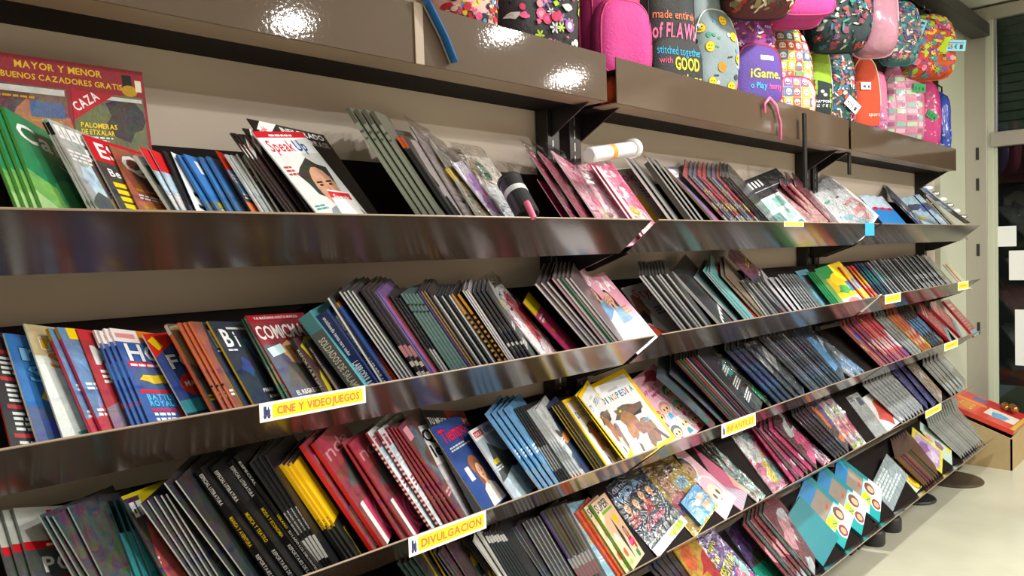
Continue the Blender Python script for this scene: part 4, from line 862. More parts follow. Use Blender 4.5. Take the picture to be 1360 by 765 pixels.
row(4, 8, 40, 3, 'red and grey history magazine with bold white POLI title', a_poli(), v=B3, al=32, sp='70787a', t=.006, h=.285)
row(4, 93, 126, 4, 'thin pale spined magazine at the left of the third shelf', G(91, '1c2024 darkgrey black 28384c', mast=''), v=B3, al=38, sp='b4b8b8', t=.004, h=.30)
row(4, 136, 146, 2, 'brown history magazine with white Re con Bi lettering', a_re(), v=B3, al=30, sp='54483f', h=.30, t=.006)
row(4, 165, 196, 4, 'teal sea covered history magazine', a_teal(), v=B3, al=30, sp='185c64', h=.30, t=.007)
row(4, 212, 212, 1, 'black spined magazine with white marks, third shelf left', G(93, 'black darkgrey grey'), v=B3, al=34, sp='18181a', t=.006, h=.28)
row(4, 218, 218, 1, 'red history magazine with cream HI GE lettering', a_viv(), v=B3, al=27, sp='8c2c30', t=.005, h=.31)
row(4, 250, 286, 5, 'black magazine with thin white spine beside the black books', (lambda a: (a.lines(.1, 1.0, .6, 9, .1, 'slate', 3), a)[-1])(Art(A4, '15181c', .35)), v=B3, al=40, sp='d8d8da', t=.0045, h=.315)
row(4, 306, 322, 2, 'long white spined magazine showing a grey S', (lambda a: (a.text('S', .3, .95, .25, '6c7474'), a)[-1])(Art(A4, '181c1c', .3)), v=B3, al=38, sp='e0e0e0', t=.004, h=.345)
def esp(low, col='white'): return [('ESPECIAL LITERATURA', .96, .42, 'white', .26, False), (low, .60, .42, 'yellow', .25, False), ('REPORTAJES DE LA', .28, .42, 'white', .26, False)]
row(4, 351, 351, 1, 'black hardback with yellow MANGA Y AVENTURA on spine, leftmost', Art(1.35, '0c0c0e', .05), v=B3, al=40, t=.021, sp='101012', h=.335, kind='book', hard=True, spart=esp('MANGA Y AVENTURA'))
row(4, 378, 378, 1, 'black hardback with yellow MUSICA Y TEATRO on spine', Art(1.35, '0c0c0e', .05), v=B3, al=40, t=.021, sp='101012', h=.36, kind='book', hard=True, spart=esp('MUSICA Y TEATRO'))
row(4, 405, 405, 1, 'black hardback with yellow MODA Y ECONOMIA on spine', Art(1.35, '0c0c0e', .05), v=B3, al=40, t=.02, sp='101012', h=.375, kind='book', hard=True, spart=esp('MODA Y ECONOMIA'))
row(4, 421, 421, 1, 'black softback with yellow word and white title low on spine', Art(1.35, '0c0c0e', .05), v=B3, al=41, t=.011, sp='101012', h=.385, kind='book', hard=True, spart=[('ESPECIAL', .95, .5, 'white', .2, False), ('VERANO', .5, .5, 'yellow', .12, False), ('SU LADO LOS DIBUJANTES', .36, .5, 'white', .34, False)])
row(4, 430, 446, 4, 'black softback with small white lettering and a pale lower spine', Art(1.35, '0c0c0e', .05), v=B3, al=41, t=.007, sp='101012', h=.38, kind='book', spbands=[(.1, .3, 'palegrey')], spart=[('MUNDO SECRETO', .55, .5, 'white', .2, False)])
row(4, 454, 466, 3, 'yellow and black magazine, third shelf, beside the black books', (lambda a: (a.rect(0, .5, .3, 1.3, 'e0b414'), a.text('D', .15, .2, .16, 'yellow'), a)[-1])(Art(A4, '141412', .2)), al=46, t=.009, sp='e8b80c', h=.315, spbands=[(0, .35, '18181a')], spart=[('EL PASADO', .45, .5, 'black', .15, False)])
row(4, 478, 478, 1, 'black magazine with fine yellow spine and yellow D', (lambda a: (a.text('D', .35, .2, .17, 'yellow'), a.text('age', .5, .1, .1, 'yellow'), a)[-1])(Art(A4, '101012', .2)), al=36, t=.003, sp='c8a41c', h=.33)
def a_red():
    a = Art(A4, '7c1c28', .5); a.rect(0, .95, 1, A4, 'a0283c', .4); a.text('nda', .08, 1.06, .17, 'd08c94', bold=False, width=.8); a.blob(.6, .8, .4, .25, '3c4048', .6, 3); a.rect(.15, 0, 1, .5, 'b82c5c', .2)
    for k in range(5): a.ell(.6, .22, .3-.055*k, .24-.045*k, 'e07c9c' if k % 2 == 0 else 'a82450')
    a.rect(.1, 0, .2, .52, 'd8d8d4'); return a
row(4, 489, 503, 2, 'tall red book with bright red spine and pink swirl cover', a_red(), al=38, t=.011, sp='d8201c', h=.365, w=.22, kind='book')
row(4, 531, 541, 2, 'red magazine with dark misty cover and grey page slab', a_red(), al=34, t=.006, sp='c01c24', h=.36, kind='magazine', w=.21)
row(4, 569, 580, 2, 'magazine with red and white striped spine', G(96, 'd0d8dc paleblue yellow black white', mast='in', mcol='a03c4c'), al=32, t=.008, sp='a81c2c', h=.37, spbands=[(.02+.045*k, .042+.045*k, 'ead8d8') for k in range(20)])
row(4, 590, 610, 4, 'slim red spined magazine left of the white reading magazine', G(97, '601820 slate paleblue white', mast='1', mcol='rose'), al=34, sp='c0202c', h=.365, t=.005)
a = Art(A4, 'd4d4d8', .15); a.rect(0, .0, 1, .78, 'a8a4a8', .5); a.blob(.7, .35, .3, .35, 'a06c4c', .4, 4); a.blob(.75, .2, .2, .2, '34343c', .5, 5); a.text('Qué', .08, 1.10, .17, '161616', width=.66); a.text('leer', .1, .88, .17, '161616', width=.66); a.text('AMÉ', .4, .04, .1, 'white', width=.4)
row(4, 618, 618, 1, 'white magazine with black Qué leer title', a, al=26, sp='e0e0e0', t=.004, h=.345)
a = Art(1.7, '1c1a1c', .2); a.rect(.5, 1.42, 1, 1.7, 'a01c24', .3); a.text('TU MEJOR', .04, 1.46, .11, 'palegrey', width=.45); a.text('PRIMAVERA', .52, 1.46, .11, 'f0c0c0', width=.45)
row(4, 629, 629, 1, 'tall black and red card headed TU MEJOR PRIMAVERA', a, al=24, sp='1c1c1c', t=.003, h=.40, w=.22)
a = Art(A4, '1c4088', .25); a.text('Tiempo', .14, 1.05, .2, 'd8243c', width=.82, out='2c2c7c'); a.lines(.18, .95, .7, 2, .04, 'palegrey', 3); a.ell(.56, .62, .17, .14, '9c5c34', .3); a.person(.6, .5, .12, hair='7c4a30', shirt='ece4dc'); a.rect(.2, .45, .34, .65, 'palegrey', .2)
row(4, 639, 639, 1, 'blue magazine with woman in white dress and yellow spine', a, al=22, sp='d8b414', t=.004, h=.34)
a = Art(A4, 'b0bcc8', .2); a.rect(0, 1.14, 1, A4, 'e4e8ec'); a.rect(.06, 1.18, .42, 1.28, 'd02430'); a.text('¡HOLA!', .09, 1.2, .06, 'white', width=.3); a.text('ESPE', .5, 1.19, .08, '4c5ca0', width=.36); a.poly([(.1, .6), (.3, 1.05), (.7, .8), (1, .75), (1, .5), (0, .4)], '3c4044', .5); a.blob(.5, .55, .22, .2, '18201c', .4, 3); a.blob(.6, .2, .45, .25, 'c8e0e8', .4, 5); a.rect(.12, .68, .34, .76, 'c8b020'); a.lines(.1, .62, .3, 2, .04, 'white', 5)
row(4, 680, 680, 1, 'magazine with waterfall photo, red HOLA tab and white spine', a, al=24, sp='ececee', t=.006, h=.30)
row(4, 715, 737, 4, 'light blue spined magazine, third shelf centre', G(99, '4c94c8 paleblue white slate', mast=''), al=36, sp='88bce4', t=.006, h=.345, spbands=[(.05, .3, 'd8dce0')])
row(4, 743, 753, 4, 'black slim magazine right of the light blue ones', Art(A4, '18181c', .3), al=42, sp='28282c', h=.34, spbands=[(.2, .5, 'palegrey')])
row(4, 758, 770, 4, 'grey white spined magazine left of the dark blue cover', G(100, 'silver 2c3438 slate', mast=''), al=40, sp='c4cacc', h=.33, spbands=[(0, .1, 'd8701c')])
row(4, 776, 776, 1, 'dark blue magazine with glowing orange horizon', (lambda a: (a.blob(.5, .75, .4, .12, 'd88834', .4, 4), a.text('INTERNET', .2, 1.15, .08, 'palegrey', bold=False, width=.7), a)[-1])(Art(A4, '1a2c54', .4)), al=24, sp='28304c', t=.004, h=.31)
def a_dino():
    a = Art(A4, 'f0c80c'); a.rect(.07, .07, .93, A4-.07, 'eceef2', .05); a.text('D', .14, .96, .12, '1c5cb0', width=.1)
    for i, (ch, c) in enumerate(zip('INOPEDIA', ['dkgreen', 'green', 'orange', 'green', 'blue', 'teal', 'red', 'green'])): a.text(ch, .25+.082*i, .96, .10, c, width=.035 if ch == 'I' else .07)
    a.rect(.4, 1.1, .62, 1.14, 'silver')
    a.blob(.45, .72, .26, .12, '4a2c1c', .7, 3, j=.2); a.poly([(.25, .82), (.85, .76), (.82, .66), (.5, .6), (.28, .66)], '6c3c20', .7); a.poly([(.45, .62), (.78, .67), (.72, .6)], '201410'); a.blob(.4, .5, .16, .2, 'b06c3c', .7, 5); a.blob(.6, .32, .18, .25, '8c5434', .8, 6); a.poly([(.3, .3), (.36, .32), (.3, .08), (.26, .1)], '5c3824', .5); a.poly([(.7, .3), (.78, .3), (.9, .06), (.84, .06)], '5c3824', .5); a.blob(.42, .22, .12, .14, 'd8d8d0', .5, 8); a.ell(.36, .77, .025, .02, 'yellow'); a.lines(.66, .48, .2, 2, .04, 'skyblue', 4); return a
row(4, 789, 797, 3, 'black softback with thin yellow edge beside the dinosaur albums', Art(A4, '141414', .2), al=36, sp='c0a420', t=.004, h=.33)
row(4, 803, 803, 1, 'yellow framed dinosaur album DINOPEDIA, behind the front one', a_dino(), al=28, sp='e8c410', t=.005, h=.33, kind='sticker_album')
row(4, 824, 828, 2, 'black spine of a dinosaur album with yellow edge', a_dino(), al=28, sp='1c1a16', t=.006, h=.34, kind='sticker_album')
row(4, 837, 837, 1, 'front yellow framed dinosaur album DINOPEDIA showing its whole cover', a_dino(), al=20, sp='f0c80c', t=.005, kind='sticker_album', fill=888)
a = Art(A4, 'f0b4c8', .05); a.text('L', .12, 1.2, .07, 'white', width=.05); a.blob(.7, 1.2, .2, .1, 'c03c5c', .3, 3); a.text('¡ESCAPARATE', .1, .98, .07, 'b02c6c', width=.6); a.text('MINI!', .4, .88, .06, 'b02c6c', width=.24)
for x, y, h_, q in ((.2, .55, 'orange', 'pink'), (.45, .62, 'rose', 'cyan'), (.8, .8, 'teal', 'white'), (.75, .5, 'aqua', 'pink'), (.3, .2, 'slate', 'pink'), (.58, .25, 'palegrey', 'teal'), (.84, .2, 'rose', 'red')): a.doll(x, y, .12, h_, 'peach', q)
row(4, 888, 888, 1, 'pink sticker album with round headed doll drawings', a, al=16, sp='d87c9c', t=.004, h=.36, w=.21, kind='sticker_album', fill=931)
row(4, 942, 958, 2, 'floppy {c} activity magazine fallen open low on the third shelf', G(103, '243848 dkgreen maroon', mast='', lines=False), al=20, cols=['olive', 'dkred'], t=.003, h=.33, w=.24, curve=-.05)
row(4, 968, 996, 9, '{c} spined childrens comic above the yellow section sign', Art(A4, '28242c', .3), al=40, cols=['maroon', 'gold', 'teal', 'orange', 'white', 'navy', 'red', 'black', 'silver'], h=.36, kind='comic')
row(4, 1001, 1001, 1, 'black activity pack in film right of the childrens comics', G(105, 'black darkgrey teal', mast=''), al=34, mt='wrapprint', t=.006, h=.35, sp='20242c', kind='activity_pack')
row(4, 1020, 1020, 1, 'black film pack with sparkling green picture', G(106, '101a14 38b878 green aqua', mast='', lines=False), al=26, mt='wrapprint', t=.006, h=.36, sp='18201c', kind='activity_pack', sleeve=True)
row(4, 1031, 1046, 3, 'navy activity pack in crinkled film', G(107, '141c2c 24406c 4c6c8c navy', mast='', lines=False), al=30, mt='wrapprint', t=.008, h=.36, sp='1c3478', kind='activity_pack')
row(4, 1054, 1062, 2, 'silver blue activity pack in crinkled film', G(108, 'slate silver 1c2c4c white', mast='', lines=False), al=30, mt='wrapprint', t=.008, h=.35, sp='30384c', kind='activity_pack', sleeve=True)
row(4, 1076, 1117, 10, '{c} streaked activity pack in film, middle of third shelf', [G(109, 'darkgrey 2c4468 black 5c7c94', mast='', lines=False), G(110, '283c58 silver skyblue black', mast='', lines=False)], al=32, cols=['darkgrey', 'slate', 'silver', 'black'], mt='wrapprint', h=.36, kind='activity_pack')
row(4, 1127, 1135, 2, 'blue and yellow toy pack in shiny crumpled film', G(111, '4c6c84 skyblue gold white silver', mast='', lines=False), al=24, mt='wrapprint', t=.012, h=.34, w=.25, sp='6c8498', kind='activity_pack', sleeve=True, fill=1166)
row(4, 1168, 1182, 4, '{c} spined sticker comic with bright top', [G(112, '8c2438 yellow skyblue peach', mast=''), G(113, 'a83c30 blue white', mast='')], al=30, cols=['maroon', 'peach', 'purple'], h=.34, kind='comic')
row(4, 1188, 1204, 5, 'red and violet sticker comic stack, {c} spine', G(114, 'c83c30 purple white skyblue', mast=''), al=34, cols=['purple', 'dkred', 'palegrey', 'red'], h=.33, kind='comic')
row(4, 1211, 1219, 3, 'grey film wrapped pack, far section of third shelf', G(115, 'grey silver 545850', mast='', lines=False), al=30, mt='wrapprint', h=.36, t=.007, sp='8c908c', kind='activity_pack')
row(4, 1225, 1233, 3, 'red and yellow comic with crowded cover, third shelf', G(116, 'b84428 yellow white red', mast=''), al=30, h=.34, sp='d8a83c', kind='comic')
row(4, 1239, 1250, 4, 'dark film pack with blue and gold pictures', G(117, '34302c skyblue gold brown', mast='', lines=False), al=32, mt='wrapprint', h=.35, sp='4c443c', kind='activity_pack')
a = Art(A4, 'b81c28', .25); a.lines(.08, 1.1, .84, 2, .13, 'f0c8c8', 3); a.lines(.08, .8, .84, 8, .09, 'e09090', 4); a.rect(0, 0, 1, .2, '8cc4d8', .4)
row(4, 1258, 1287, 3, 'red annual with pale lettering at the shelf end', a, al=30, h=.33, t=.02, sp='a81828', kind='book', mt='wrapprint')
# ======== fourth shelf ========
row(5, 537, 563, 4, 'dark magazine with green spine at the bottom of the picture', Art(A4, '141c1a', .3), v=B3, al=44, sp='1c4c3c', h=.30)
row(5, 577, 588, 2, 'black magazine with yellow spine, fourth shelf left', Art(A4, '1c1a14', .3), v=B3, al=42, sp='c4a814', h=.32)
row(5, 595, 611, 4, 'maroon grey spined magazine, fourth shelf left', Art(A4, '381c24', .4), v=B3, al=44, sp='6c6468', h=.31)
a = Art(A4, '38424c', .5); a.rect(0, .9, 1, A4, 'b8a41c', .2); a.text('Deli', .2, 1.02, .2, '28281c', width=.6); a.rect(.3, .6, .8, .74, 'palegrey'); a.lines(.34, .68, .4, 2, .05, 'grey', 3)
row(5, 619, 619, 1, 'cooking magazine with mustard yellow masthead and grey picture', a, v=B3, al=27, sp='9c8c20', h=.30, t=.004)
row(5, 646, 652, 2, 'yellow and pink puzzle magazine behind white spines', G(121, '34343c yellow rose orange', mast=''), v=B3, al=36, sp='2c2c30', h=.31)
row(5, 661, 668, 2, 'white spined magazine, fourth shelf left part', Art(A4, '24282c', .3), v=B3, al=44, sp='d8dadc', h=.34)
row(5, 674, 701, 7, 'black softback with pale spine edge, fourth shelf', Art(A4, '101216', .2), v=B3, al=48, sp='3a444c', h=.345, spbands=[(.88, .96, 'white')], kind='book', t=.006)
row(5, 712, 712, 1, 'slim orange red spined magazine standing above the others', Art(A4, '241c1c', .3), v=B3, al=48, sp='d8481c', h=.37, t=.005)
row(5, 719, 724, 2, 'grey white spined magazine right of the orange spine', Art(A4, '1c2024', .4), v=B3, al=46, sp='a8b0b4', h=.36)
row(5, 734, 758, 5, 'white spined dark magazine, fourth shelf', Art(A4, '282a2c', .4), v=B3, al=46, sp='c8ccce', h=.37, t=.005)
row(5, 766, 798, 7, '{c} banded spine magazine with white lower block', Art(A4, '4c4440', .4), v=B3, al=44, cols=['purple', 'slate', 'olive', 'brown', 'slate', 'olive', 'grey'], h=.375, t=.006, spbands=[(.3, .42, 'white'), (.15, .3, 'rose')], kind='comic')
row(5, 804, 804, 1, 'pale blue covered comic on the fourth shelf', G(125, '8cc0d4 lime white', mast=''), v=B3, al=30, sp='7cb0c8', t=.004, h=.35, kind='comic')
row(5, 815, 822, 2, 'orange red toy pack with yellow green top', G(126, 'd8481c gold orange green', mast='', lines=False), v=B3, al=36, sp='d04c20', t=.012, h=.38, kind='activity_pack', mt='wrapprint')
a = Art(A4, 'f0c8a4', .05); a.text('SUPER', .04, 1.12, .16, '181818', width=.8, out='white'); a.rect(.2, 1.04, .9, 1.09, '7cb43c'); a.poly([(.48, .95), (.56, .5), (.48, .06), (.4, .5)], '2c2c2c', .2); a.ell(.7, .85, .12, .1, 'yellow'); a.person(.78, .55, .07); a.rect(.62, .3, .95, .38, 'pink'); a.blob(.2, .3, .08, .1, 'e85c3c', .2, 4); a.blob(.75, .12, .08, .08, 'green', .2, 6); a.blob(.86, .25, .06, .09, 'red', .2, 7); a.ell(.2, .6, .07, .09, 'f4f0e4'); a.blob(.18, .12, .1, .05, '98c860', .2, 9)
row(5, 828, 840, 2, 'peach childrens magazine titled SUPER with thick green side', a, v=B3, al=28, sp='5c9c2c', t=.012, kind='activity_pack')
a = Art(A4, '28344c', .35); a.text('dance', .15, 1.16, .09, 'b8c4dc', bold=False, width=.5); a.rect(.55, 1.1, .95, 1.25, '484c48', .5); a.text('VIDA', .1, 1.0, .12, '3c94d0', width=.7, out='white')
for i, c in enumerate(['a03c3c', '283048', 'a82c3c', '34403c']): a.person(.18+.21*i, .85-.03*(i % 2), .075, shirt=c)
a.text('ZOMBIS', .2, .38, .1, 'e87c98', width=.6); [a.rect(.08+.15*k, .18, .19+.15*k, .3, '6c706c', .5) for k in range(6)]; a.rect(0, 0, 1, .16, 'dfe4e8', .3); a.blob(.7, .08, .2, .07, 'lime', .3, 6)
row(5, 872, 872, 1, 'teen magazine with four young people on a dark blue cover', a, al=20, sp='3c4c64', t=.006, h=.375, w=.24, mt='wrapprint', kind='activity_pack', fill=918)
a = Art(A4, 'd8b428', .1); a.text('Ser princesa', .1, 1.16, .1, '8c4c9c', bold=False, width=.7); a.lines(.5, 1.05, .35, 3, .06, '7c3c94', 3); a.person(.36, .85, .13, hair='a87c54', shirt='b8304c'); a.rect(.0, .36, 1, .5, '7c3494', .2); a.rect(.55, .6, .85, .8, '8cc4dc', .3, rot=-.1); a.rect(.15, .45, .45, .62, 'd85c7c', .2)
o = row(5, 921, 921, 1, 'yellow and purple girls magazine with long haired girl', a, al=18, sp='c8a420', t=.006, h=.40, w=.24, mt='wrapprint', kind='activity_pack', sleeve=True, fill=960)[0]
# blister box on its lower half
a = Art(.9, '1c94d0', .05); a.text('diary', .35, .74, .08, 'white', bold=False, width=.4); [a.rect(.08+.46*i, .12+.3*j, .42+.46*i, .36+.3*j, c, .5) for i, j, c in ((0, 0, 'aqua'), (1, 0, 'd8a05c'), (0, 1, '6cbcd8'), (1, 1, 'e0c8b0'))]; a.ell(.5, .5, .13, .1, 'white'); a.ell(.7, .14, .1, .08, 'f0f0f0')
bx = make_pub('gift_box', .125, .10, .016, a, '1478b0', mt='vinyl'); bx.matrix_world = o.matrix_world @ Matrix.Translation((.045, .012, .0075)); tag(bx, 'bright blue gift box with small windows on the yellow girls magazine', 'box')
a = Art(A4, 'f0b8cc', .1); a.rect(0, 1.05, .5, A4, '14141c'); a.text('D', .1, 1.1, .16, 'f0a0c0', width=.25); a.doll(.5, .95, .22, '1c1a1c', 'c08858', 'aqua'); a.doll(.55, .35, .3, 'palepink', 'f4dcc8', 'white'); a.rect(0, 0, 1, .1, 'f0f0f0', .2)
row(5, 962, 962, 1, 'pink magazine with dark haired doll drawing and black D', a, al=18, sp='e890b0', t=.005, h=.39, w=.2, kind='activity_pack', fill=985)
a = Art(1.8, 'b83468', .05); a.A = 1.8
for k in range(18): a.rect(.04+.054*k, 0, .062+.054*k, 1.2, 'a8dce4' if k % 2 else '7cc4d4')
a.rect(0, 0, .0, .0, 'white'); a.poly([(0, 1.0), (0, 1.8), (1, 1.8), (1, 0.1), (.86, .1)], 'b83468'); a.poly([(.75, .35), (1, .6), (1, 0), (.9, 0)], 'f0a088')
row(5, 984, 984, 1, 'hot pink card with pale blue stripes, fourth shelf', a, al=16, sp='a83060', t=.004, h=.40, w=.2, kind='activity_pack', fill=1003)
row(5, 1004, 1010, 2, 'aqua mermaid toy pack in clear film', G(131, '6cb4ac aqua d88860 palepink teal e8e8e8', mast='', lines=False, busy=10), al=20, sp='6c9c98', t=.008, h=.37, w=.22, kind='activity_pack', mt='wrapprint', sleeve=True, fill=1024)
row(5, 1026, 1026, 1, 'pink and yellow doll pack in clear film', G(132, 'e090b0 yellow aqua white pink', mast='', lines=False, busy=9), al=20, sp='c8a0ac', t=.008, h=.36, w=.22, kind='activity_pack', mt='wrapprint', sleeve=True, fill=1051)
row(5, 1052, 1084, 6, '{c} glitter toy pack, middle of fourth shelf', [G(133, 'c82c6c white maroon pink', mast='', lines=False), G(134, '5c2434 pink silver', mast='', lines=False)], al=30, cols=['hotpink', 'maroon', 'silver', 'black'], h=.35, kind='activity_pack', mt='wrapprint')
row(5, 1093, 1098, 2, 'pink toy pack with blue square, fourth shelf', G(135, 'c85c8c cyan white palepink purple', mast='', lines=False, busy=9), al=24, sp='a84c78', t=.006, h=.36, kind='activity_pack', mt='wrapprint', sleeve=True, fill=1109)
row(5, 1110, 1126, 5, 'dark toy pack with orange and violet edge in film', G(136, '2c1c28 purple orange blue', mast='', lines=False), al=30, sp='3c2838', h=.35, kind='activity_pack', mt='wrapprint')
row(5, 1133, 1140, 2, 'multicoloured toy pack with silver sparkle, fourth shelf', G(137, 'd8a8b4 white lime orange pink', mast='', lines=False, busy=11), al=24, sp='b09ca0', t=.01, h=.36, kind='activity_pack', mt='wrapprint', sleeve=True, fill=1162)
row(5, 1163, 1163, 1, 'plain grey card backed pack with black letters', (lambda a: (a.text('USC', .06, 1.15, .12, '28303c', width=.4), a.rect(.55, .95, .9, 1.2, 'slate', .3), a)[-1])(Art(A4, 'a0a4a4', .3)), al=18, sp='8c9090', t=.004, h=.33, kind='activity_pack', mt='wrapprint', fill=1175)
row(5, 1176, 1176, 1, 'white card with red figure next to grey silver packs', (lambda a: (a.blob(.5, .6, .3, .45, 'c83c2c', .5, 3), a)[-1])(Art(A4, 'dcdcdc', .2)), al=18, sp='e0e0e0', t=.004, h=.31, w=.18, kind='activity_pack', fill=1196)
row(5, 1198, 1226, 8, '{c} silvery film magazine, far section of fourth shelf', G(139, 'silver grey palegrey', mast='', lines=False), al=36, cols=['silver', 'palegrey', 'grey'], h=.34, mt='wrapprint')
row(5, 1232, 1239, 2, 'violet blue magazine with cyan patches, fourth shelf', G(140, '3c3c84 cyan purple', mast='', lines=False), al=24, sp='5c5c9c', h=.33, mt='wrapprint', t=.005)  # cyan is one of the cover's blob colours
row(5, 1248, 1250, 2, 'pale orange magazine before the last grey ones', G(141, 'b8a894 white peach', mast='', lines=False), al=24, sp='c8bcb0', h=.33, mt='wrapprint', t=.004)
row(5, 1264, 1282, 5, '{c} spined magazine at the fourth shelf end', G(142, '8c8c80 silver grey', mast='', lines=False), al=36, cols=['grey', 'silver', 'cream'], h=.34)
# ======== lowest shelf ========
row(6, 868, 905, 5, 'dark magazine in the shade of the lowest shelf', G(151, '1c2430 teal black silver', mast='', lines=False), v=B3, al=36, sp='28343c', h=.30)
row(6, 915, 915, 1, 'yellow backed orange magazine, lowest shelf left', G(152, 'd8a828 orange red', mast='', lines=False), v=B3, al=28, sp='d8a828', h=.29, t=.006)
a = Art(A4, '5c3c84', .35); a.text('Tan', .22, .78, .12, 'd8d820', width=.3, rot=.1, out='28203c'); a.text('tuyo', .38, .95, .1, 'd8d820', width=.36, rot=.1, out='28203c'); a.text('FESTIVAL', .2, .56, .15, 'd8d820', width=.74, rot=.1, out='28203c'); a.blob(.25, 1.1, .12, .12, 'palegrey', .5, 3); a.blob(.7, .3, .2, .2, 'e85c84', .4, 5); a.blob(.5, .2, .15, .15, 'lime', .3, 6); a.blob(.85, .5, .1, .2, 'aqua', .4, 7)
row(6, 945, 945, 1, 'purple magazine with yellow comic lettering and yellow spine', a, v=B3, al=22, sp='e0c41c', h=.35, w=.23, t=.008, kind='activity_pack', mt='wrapprint', fill=1001)
row(6, 1003, 1003, 1, 'violet topped pack with flat green lower half', (lambda a: (a.rect(0, 0, 1, .6, '14846c', .1), a)[-1])(G(154, '3c2c60 purple black', mast='', lines=False)), v=B3, al=20, sp='3c5458', h=.34, w=.22, t=.006, kind='activity_pack', mt='wrapprint', fill=1038)
row(6, 1040, 1080, 6, '{c} crinkled film pack, lowest shelf', [G(155, '7c2428 silver rose', mast='', lines=False), G(156, '3c4c40 silver dkred', mast='', lines=False)], v=B3, al=32, cols=['dkred', 'darkgrey', 'silver'], h=.36, kind='activity_pack', mt='wrapprint')
def a_teen(full=False):
    a = Art(A4, '148c98', .08)
    if full: a.rect(0, 0, 1, A4, '117c88', .05)
    else:
        a.rect(0, .95, .8, A4, '2484c4', .1); a.rect(.2, .55, .85, 1.0, '94887c', .1); a.rect(.05, .4, .9, .56, '8cd4dc', .2); a.rect(0, 0, 1, .42, 'cfe8e4', .15)
        a.poly([(.1, .5), (.3, .58), (.5, .5), (.72, .52), (.62, .36), (.66, .2), (.42, .28), (.2, .2), (.24, .36)], 'c4dc1c'); a.text('N', .34, .3, .12, '1c7c8c', width=.12)
        a.rect(.0, .0, .3, .3, '14a0a0'); a.ell(.72, .36, .2, .19, 'f4f4f0'); a.ell(.72, .36, .15, .16, '6c3c28', .3); a.ell(.72, .33, .08, .1, 'skin'); a.ell(.42, .14, .17, .16, 'f4f4f0'); a.ell(.42, .14, .13, .13, '8c2c30', .3); a.ell(.42, .13, .07, .08, 'skin'); a.rect(.55, .62, .68, .68, 'e04c30', rot=.3)
    return a
row(6, 1096, 1096, 1, 'plain teal card front of a childrens kit', a_teen(True), al=20, sp='0f6c78', h=.35, w=.23, t=.012, kind='activity_pack', fill=1123)
row(6, 1124, 1171, 3, 'turquoise childrens kit with lime star and round portraits', a_teen(), al=20, sp='1884a0', h=.36, w=.23, t=.016, kind='activity_pack', fill=1189)
row(6, 1190, 1190, 1, 'grey striped back card of a kit, lowest shelf', (lambda a: (a.lines(.1, 1.1, .8, 6, .16, 'c8d4d8', 3), a)[-1])(Art(A4, '8c9ca0', .15)), al=18, sp='8c9498', h=.30, w=.23, t=.005, kind='activity_pack', mt='wrapprint', fill=1219)
a = Art(A4, 'd0d4b0', .3); a.ell(.5, .5, .38, .5, '6c4c2c', n=20); a.ell(.5, .5, .34, .46, 'e0c018', n=20); a.ell(.5, .5, .2, .3, 'a87c1c', .3); a.blob(.3, 1.15, .25, .15, '7cb848', .3, 4); a.blob(.85, .2, .14, .14, 'c07c8c', .3, 5)
row(6, 1221, 1221, 1, 'pale magazine with large yellow oval, lowest shelf', a, al=18, sp='b8b890', h=.29, w=.2, t=.004, fill=1231)
row(6, 1232, 1250, 7, '{c} spined colouring book, lowest shelf', Art(A4, '5c3c28', .2), al=36, cols=['brown', 'gold', 'purple', 'dkred', 'rose', 'green', 'dkgreen'], h=.29, kind='book', t=.006)
a = Art(A4, 'd8cc34', .1); a.rect(.1, .1, .9, 1.2, 'b89cc0', .4); a.blob(.5, .8, .25, .2, '8c5c9c', .4, 3); a.blob(.5, .35, .22, .2, 'd0c0d4', .4, 4)
row(6, 1255, 1255, 1, 'yellow framed lilac colouring book', a, al=20, sp='d8c830', h=.30, w=.18, t=.005, kind='book', fill=1268)
a = Art(A4, 'b8d0c4', .2); a.blob(.4, 1.0, .2, .15, 'e8907c', .3, 3); a.blob(.5, .55, .16, .22, '8c5c74', .5, 4); a.rect(.5, .05, .95, .22, 'e8c828')
row(6, 1269, 1269, 1, 'pale green colouring book with pink figure and yellow corner', a, al=20, sp='4c8c5c', h=.31, w=.17, t=.005, kind='book', fill=1280)
row(6, 1281, 1312, 12, '{c} spined slim book at the end of the lowest shelf', Art(A4, '8c9088', .3), al=40, cols=['white', 'palegrey', 'grey', 'silver'], h=.32, kind='book')
a = Art(A4, '8c9084', .4); a.text('COCINA', .1, .3, .2, 'white', width=.8); a.blob(.5, .9, .3, .2, 'silver', .6, 3)
row(6, 1318, 1318, 1, 'cooking book with white COCINA lettering at the very end', a, al=18, t=.006, sp='9c9c90', fill=1324, top=(1276, 562), kind='book')
